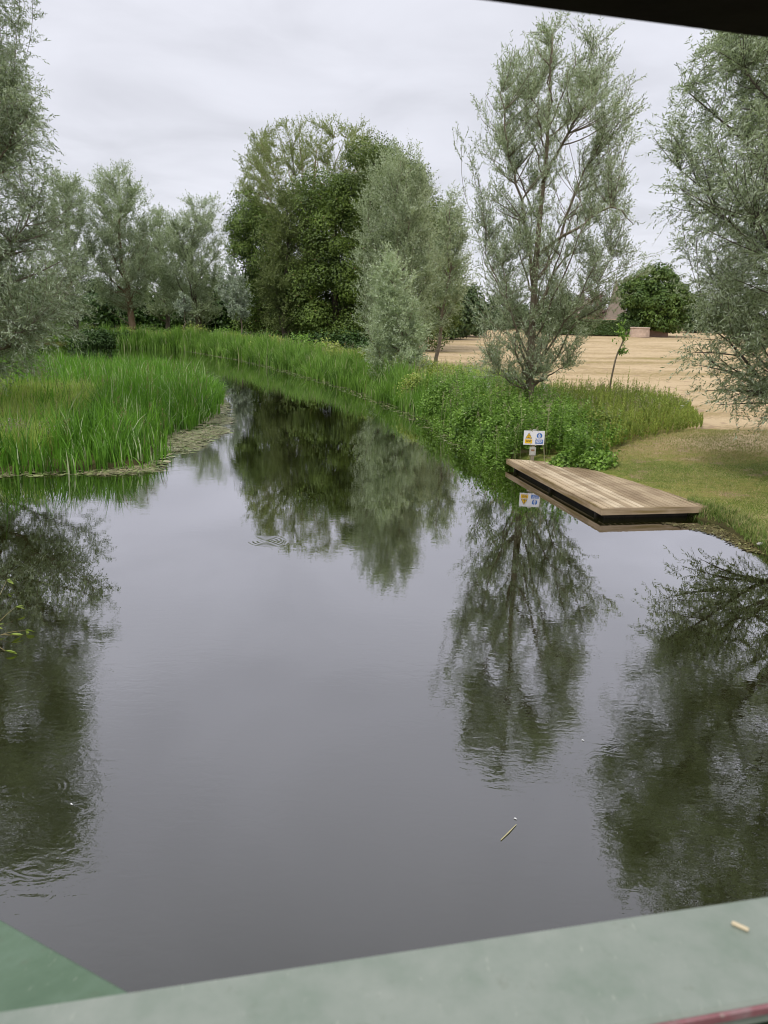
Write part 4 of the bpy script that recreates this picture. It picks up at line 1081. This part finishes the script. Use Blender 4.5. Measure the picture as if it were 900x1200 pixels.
# ------------------------------------------------------------------ safety sign
def sign():
    Y = 20.75
    tl, tr = Q(614.5, 504.5, Y), Q(638.5, 504.5, Y); bl = Q(614, 521, Y)
    w = tr[0] - tl[0] + .01; h = tl[2] - bl[2]; cx = (tl[0] + tr[0]) / 2; cz = (tl[2] + bl[2]) / 2
    gz = float(ground_z(np.array([[cx, Y + .06]]))[0])
    root = empty('safety_sign', (cx, Y, gz)); tag(root, 'white safety sign with yellow warning triangle and blue panels on a short post', 'sign')
    wh = simplemat('sign_white', (.78, .78, .8), rough=.4); ye = simplemat('sign_yellow', (.85, .52, .02), rough=.4)
    bl_ = simplemat('sign_blue', (.03, .15, .5), rough=.4); bk = simplemat('sign_black', (.02, .02, .02), rough=.5); pw_ = simplemat('post_wood', (.20, .17, .12), (.33, .28, .2), 12, .9, .4, (1, 1, .1))
    gr = simplemat('plate_grey', (.33, .33, .3), (.5, .5, .46), 8)
    mb = MB(); mb.obox((cx, Y + .055, (gz - .2 + cz + h * .52) / 2), (1, 0, 0), (0, 1, 0), (0, 0, 1), .045, .04, (cz + h * .52 - gz + .2) / 2, .006); mb.build('post', pw_, root)
    mb = MB(); mb.obox((cx, Y, cz), (1, 0, 0), (0, 1, 0), (0, 0, 1), w / 2, .008, h / 2, .002); board = mb.build('board', wh, root)
    y0 = Y - .0105; sx = w / .56; sz = h / .40

    def flat(name, poly, mat, lift=0.0, par=board):
        n = len(poly); y1 = y0 - lift
        v = [(cx + a * sx, y1, cz + c * sz) for a, c in poly] + [(cx + a * sx, y1 - .002, cz + c * sz) for a, c in poly]
        f = [tuple(range(n)), tuple(range(n, 2 * n))[::-1]] + [(i, n + i, n + (i + 1) % n, (i + 1) % n) for i in range(n)]
        return mesh_obj(name, v, f, mat, par)
    R_ = lambda x0, z0, x1, z1: [(x0, z0), (x1, z0), (x1, z1), (x0, z1)]
    circ = lambda x, z, r, k=24: [(x + r * math.cos(i * 2 * math.pi / k), z + r * math.sin(i * 2 * math.pi / k)) for i in range(k)]
    flat('warning_triangle', [(-.235, -.02), (-.055, -.02), (-.145, .15)], bk)
    flat('warning_field', [(-.22, -.012), (-.07, -.012), (-.145, .13)], ye, .0025)
    flat('warning_symbol', [(-.155, .01), (-.135, .01), (-.138, .05), (-.128, .075), (-.145, .092), (-.160, .072), (-.150, .05)], bk, .005)
    flat('warning_symbol', [(-.185, .0), (-.105, .0), (-.115, .012), (-.130, .004), (-.145, .012), (-.160, .004), (-.175, .012)], bk, .005)
    flat('yellow_panel', R_(-.245, -.16, -.045, -.045), ye)
    flat('blue_disc', circ(.14, .065, .075), bl_)
    # figure wearing a life jacket, in white
    flat('figure_symbol', circ(.14, .108, .016, 14), wh, .0025)
    flat('figure_symbol', [(.118, .0), (.162, .0), (.170, .082), (.152, .086), (.14, .066), (.128, .086), (.110, .082)], wh, .0025)
    flat('figure_stripe', R_(.137, .004, .143, .062), bl_, .005)
    flat('blue_panel', R_(.04, -.16, .245, -.045), bl_)
    # rows of small wording, too small to read in the photograph
    for zz, xs in ((-.078, [(-.22, -.17), (-.16, -.12), (-.11, -.07)]), (-.115, [(-.205, -.15), (-.14, -.085)])):
        for a, c in xs: flat('lettering', R_(a, zz, c, zz + .014), bk, .0025)
    for zz, xs in ((-.075, [(.06, .10), (.11, .16), (.17, .225)]), (-.105, [(.055, .12), (.13, .175), (.185, .23)]), (-.135, [(.08, .14), (.15, .205)])):
        for a, c in xs: flat('lettering', R_(a, zz, c, zz + .013), wh, .0025)
    mb = MB(); mb.obox((cx - .0, Y - .002, cz + h / 2 + .018), (1, 0, 0), (0, 1, 0), (0, 0, 1), .05, .006, .022, .002); mb.build('bracket', gr, root)
    mb = MB(); z2 = Q(626, 529, Y)[2]; mb.obox((cx - .01, Y + .006, z2), (1, 0, 0), (0, 1, 0), (0, 0, 1), .085, .006, .11, .002); pl = mb.build('plaque', gr, root)
    n0 = MB(); n0.obox((cx - .01, Y - .002, z2 + .03), (1, 0, 0), (0, 1, 0), (0, 0, 1), .045, .0015, .025); n0.build('plaque_mark', simplemat('brown_mark', (.25, .14, .08)), pl)


sign()

# ------------------------------------------------------------------ bridge parapet in the foreground
def bridge():
    def paint(name, c1, c2, c3):
        m, nt, out = newmat(name); vec = mapping(nt)
        n1 = noise(nt, vec, 14, 5, .65); n2 = noise(nt, vec, 60, 3)
        col = ramp(nt, math_(nt, 'ADD', math_(nt, 'MULTIPLY', n1, .8), math_(nt, 'MULTIPLY', n2, .2)), [(.32, c1), (.5, c2), (.68, c3)])
        b = nd(nt, 'ShaderNodeBsdfPrincipled', i_Roughness=.5); nt.links.new(col, b.inputs['Base Color'])
        sk_ = ramp(nt, noise(nt, mapping(nt, (1, .25, 1), (0, 0, 1.2)), 170, 3, .6), [(.66, 0.), (.72, 1.)])
        col = mixc(nt, math_(nt, 'MULTIPLY', sk_, .35), col, (.42, .44, .36))
        dk_ = ramp(nt, noise(nt, vec, 33, 5, .7), [(.60, 0.), (.72, 1.)])
        col = mixc(nt, math_(nt, 'MULTIPLY', dk_, .35), col, (.09, .10, .06))
        nt.links.new(col, b.inputs['Base Color'])
        bp = nd(nt, 'ShaderNodeBump', i_Strength=.25, i_Distance=.002); nt.links.new(n1, bp.inputs['Height']); nt.links.new(bp.outputs[0], b.inputs['Normal'])
        nt.links.new(b.outputs[0], out.inputs[0]); return m
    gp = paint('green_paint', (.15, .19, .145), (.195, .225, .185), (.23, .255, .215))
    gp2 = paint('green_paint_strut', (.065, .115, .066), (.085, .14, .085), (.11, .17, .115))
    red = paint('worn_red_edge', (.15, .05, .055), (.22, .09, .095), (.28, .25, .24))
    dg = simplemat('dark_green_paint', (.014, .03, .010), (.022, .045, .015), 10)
    zt = 3.5
    a, c = P(0, 1181, zt), P(900, 1047, zt); e, g = P(740, 1202, zt), P(900, 1173, zt)
    ex = norm(c - a); ey = V(-ex[1], ex[0], 0)
    wid = abs((g - c) @ ey); mid = (a + c) / 2
    root = empty('bridge_railing', (mid[0], mid[1], 0)); tag(root, 'pale green painted footbridge railing across the bottom of the view', 'railing')
    ct = mid - ey * wid / 2
    mb = MB(); mb.obox(ct - V(0, 0, .012), ex, ey, (0, 0, 1), 1.6, wid / 2 - .001, .012, .003); mb.build('top_rail', gp, root)
    mb = MB(); mb.obox(ct - ey * (wid / 2 + .0012) - V(0, 0, .006), ex, ey, (0, 0, 1), 1.6, .0018, .0030); mb.build('red_edge', red, root)
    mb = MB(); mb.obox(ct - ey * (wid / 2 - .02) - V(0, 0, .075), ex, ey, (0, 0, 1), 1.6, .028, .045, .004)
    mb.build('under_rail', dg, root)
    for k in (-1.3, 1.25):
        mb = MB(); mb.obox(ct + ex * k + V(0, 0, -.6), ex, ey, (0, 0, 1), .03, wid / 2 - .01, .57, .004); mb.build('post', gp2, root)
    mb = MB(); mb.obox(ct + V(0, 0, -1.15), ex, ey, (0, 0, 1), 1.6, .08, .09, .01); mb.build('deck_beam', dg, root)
    # raking strut outside the railing
    p0, p1 = P(-20, 1064, 3.38), P(165, 1168, 3.46)
    d = norm(p1 - p0); n = norm(np.cross(d, V(0, 0, 1))); n = n if n[1] < 0 else -n; up = norm(np.cross(n, d)); up = up if up[2] > 0 else -up
    wd = .11
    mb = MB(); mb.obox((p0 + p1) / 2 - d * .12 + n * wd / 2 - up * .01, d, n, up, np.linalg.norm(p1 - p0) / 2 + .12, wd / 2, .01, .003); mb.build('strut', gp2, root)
    # top beam
    zb = 4.3
    a, c = P(548, 0, zb), P(900, 46, zb); ex = norm(c - a); ey = V(-ex[1], ex[0], 0)
    root = empty('bridge_beam', (*((a + c) / 2)[:2], zb)); tag(root, 'dark steel beam of the footbridge across the top right corner', 'beam')
    bm = simplemat('dark_beam_paint', (.034, .027, .025), (.055, .044, .041), 9, .9, .3, (1, 1, 1), .05)
    mb = MB(); mb.obox((a + c) / 2 - ey * .06 + V(0, 0, .05), ex, ey, (0, 0, 1), 1.3, .06, .05, .004); mb.build('flange', bm, root)
    mb = MB(); mb.obox((a + c) / 2 - ey * .06 + V(0, 0, .16), ex, ey, (0, 0, 1), 1.3, .02, .058, .002); mb.build('web', bm, root)
    # the straw lying on the rail
    s = P(867, 1088, zt); d = norm(V(1, -.75, 0))
    mb = MB(); mb.obox(s + V(0, 0, .0022), d, V(-d[1], d[0], 0), (0, 0, 1), .0068, .0017, .0012, .0005)
    o = mb.build('dry_leaf_stalk', simplemat('straw', (.55, .46, .3)), None); tag(o, 'small pale broken stalk lying on the green railing', 'stalk')


bridge()

# ------------------------------------------------------------------ small things
straw = simplemat('straw_yellow', (.42, .38, .2)); 
a, c = P(587, 985), P(605, 967)
mb = MB(); mb.tube([a + V(0, 0, .006), (a + c) / 2 + V(.003, 0, .008), c + V(0, 0, .006)], [.004, .005, .003], 6)
tag(mb.build('floating_reed_stalk', straw), 'pale straw floating alone on open water above the railing', 'stalk')
fm = simplemat('white_down', (.7, .7, .68))
for k, (x, y, lb) in enumerate([(604, 960, 'tiny white feather floating beside the pale straw'), (683, 868, 'small white feather near the right-hand willow reflection'), (84, 943, 'tiny white feather on the water near the left-hand ripples')]):
    c = P(x, y); mb = MB(); n = 7
    up_ = [c + V(-.013 + .026 * i / 6, .006 * math.sin(i), .004 + .003 * math.sin(math.pi * i / 6)) for i in range(7)]
    mb.tube(up_, [.001, .003, .005, .005, .004, .003, .001], 5)
    tag(mb.build('feather', fm), lb, 'feather', 'feathers on the water')
# stones on the bank
for x, y, r, lb in [(893, 629, .055, 'pale stone on the grass at the right edge of the bank')]:
    rs2 = np.random.default_rng(4); c = P(x, y, .22); c[2] = ground_z(np.array([c[:2]]))[0] + .02
    th, ph = np.meshgrid(np.linspace(0, math.pi, 8), np.arange(12) * math.pi / 6)
    u = np.stack([np.sin(th) * np.cos(ph), np.sin(th) * np.sin(ph), np.cos(th)], -1); rr = r * (1 + rs2.normal(0, .08, u.shape[:2]))
    v = (c + u * rr[..., None] * V(1.5, 1, .6)).reshape(-1, 3); i = np.arange(96).reshape(12, 8)
    f = [(i[a_, b_], i[(a_ + 1) % 12, b_], i[(a_ + 1) % 12, b_ + 1], i[a_, b_ + 1]) for a_ in range(12) for b_ in range(7)]
    tag(mesh_obj('stone', v, f, simplemat('stone', (.3, .29, .26), (.45, .43, .4), 30), None, True), lb, 'stone')


# leafy sprig rising from the water at the left edge
def sprig():
    rs = np.random.default_rng(3)
    c = P(-22, 745); root = empty('water_dock', (c[0], c[1], 0)); tag(root, 'yellow-green leafy water plant poking up at the left picture edge', 'water plant')
    sm = simplemat('sprig_stem', (.30, .24, .10)); lm = leafmat('sprig_leaves', (.22, .32, .05), (.38, .44, .10), None, .35, clump=5)
    mb = MB(); ends = []
    for x, y, z in [(8, 680, .10), (18, 712, .08), (12, 744, .05), (6, 763, .04), (30, 739, .03), (-8, 735, .08)]:
        e = P(x, y, z); mb.tube(bez(c + V(0, 0, -.1), (c + e) / 2 + V(0, 0, .03), e, 8), np.linspace(.005, .002, 8), 5); ends.append(e)
    mb.build('stem', sm, root, True)
    for e in ends:
        for k in range(2):
            d = norm(V(rs.uniform(.2, 1), rs.uniform(-.5, .7), rs.uniform(-.3, .3))); s = norm(np.cross(d, V(0, 0, 1) + rs.normal(0, .3, 3))); L, W = rs.uniform(.09, .15), rs.uniform(.035, .055)
            up_ = np.cross(s, d); mid = [e + d * L * t - V(0, 0, .25 * L * t * t) for t in (0, .25, .5, .75, 1)]
            ww = [.01, .8, 1, .7, .02]; v = []
            for m_, w_ in zip(mid, ww): v += [m_ + s * W * .5 * w_ + V(0, 0, .008), m_, m_ - s * W * .5 * w_ + V(0, 0, .008)]
            f = [q for j in range(4) for q in ((j * 3, j * 3 + 1, j * 3 + 4, j * 3 + 3), (j * 3 + 1, j * 3 + 2, j * 3 + 5, j * 3 + 4))]
            mesh_obj('leaf', v, f, lm, root, True)


sprig()

# ------------------------------------------------------------------ sky, sun, camera
SUN_EL, SUN_AZ = math.radians(52), math.radians(215)   # azimuth clockwise from +Y
w = bpy.data.worlds.new('World'); S.world = w; w.use_nodes = True
nt = w.node_tree; nt.nodes.clear()
out = nt.nodes.new('ShaderNodeOutputWorld'); bg = nd(nt, 'ShaderNodeBackground', i_Strength=.1); nt.links.new(bg.outputs[0], out.inputs[0])
sky = nt.nodes.new('ShaderNodeTexSky'); sky.sky_type = 'NISHITA'; sky.sun_disc = False; sky.sun_elevation = SUN_EL; sky.sun_rotation = SUN_AZ
tc = nt.nodes.new('ShaderNodeTexCoord'); sp_ = nd(nt, 'ShaderNodeSeparateXYZ'); nt.links.new(tc.outputs['Generated'], sp_.inputs[0])
# project the direction on a cloud ceiling
zc = math_(nt, 'MAXIMUM', sp_.outputs[2], .06)
cb = nd(nt, 'ShaderNodeCombineXYZ')
nt.links.new(math_(nt, 'DIVIDE', sp_.outputs[0], math_(nt, 'ADD', zc, .12)), cb.inputs[0]); nt.links.new(math_(nt, 'DIVIDE', sp_.outputs[1], math_(nt, 'ADD', zc, .12)), cb.inputs[1])
n1 = noise(nt, cb.outputs[0], 1.5, 5, .5, .4)
lum = ramp(nt, n1, [(.30, .79), (.5, .91), (.68, 1.)])
elev = ramp(nt, sp_.outputs[2], [(0., .50), (.25, .49), (.5, .56), (1., 1.)])
base = mixc(nt, 1, elev, (13.7, 13.8, 15.0), 'MULTIPLY')
cl = mixc(nt, 1, base, lum, 'MULTIPLY')
nt.links.new(mixc(nt, .93, sky.outputs[0], cl), bg.inputs[0])

sl = bpy.data.lights.new('sun', 'SUN'); sl.energy = 1.5; sl.angle = math.radians(11); sl.color = (1, .96, .9)
so = bpy.data.objects.new('sun', sl); COL.objects.link(so)
from mathutils import Vector, Matrix
sd = Vector((math.sin(SUN_AZ) * math.cos(SUN_EL), math.cos(SUN_AZ) * math.cos(SUN_EL), math.sin(SUN_EL)))
so.rotation_euler = sd.to_track_quat('Z', 'Y').to_euler(); so.location = (-20, -20, 40)

cam = bpy.data.cameras.new('camera'); co = bpy.data.objects.new('camera', cam); COL.objects.link(co)
cam.sensor_fit = 'VERTICAL'; cam.sensor_height = 36; cam.lens = F / 1200 * 36
cam.clip_start = .02; cam.clip_end = 3000
cam.dof.use_dof = True; cam.dof.focus_distance = 26; cam.dof.aperture_fstop = 9
co.matrix_world = Matrix((tuple(RT) + (0,), tuple(UP) + (0,), tuple(-FW) + (0,), (0, 0, 0, 1))).transposed()
co.location = (0, 0, CAMZ)
S.camera = co
S.view_settings.view_transform = 'Standard'; S.view_settings.look = 'None'; S.view_settings.exposure = .4; S.view_settings.gamma = 1
S.cycles.max_bounces = 6; S.cycles.diffuse_bounces = 2; S.cycles.glossy_bounces = 3; S.cycles.transmission_bounces = 3
S.cycles.use_denoising = True
S.cycles.pixel_filter_type = 'BLACKMAN_HARRIS'; S.cycles.filter_width = 1.05
S.render.filter_size = 1.05
S.cycles.caustics_reflective = False
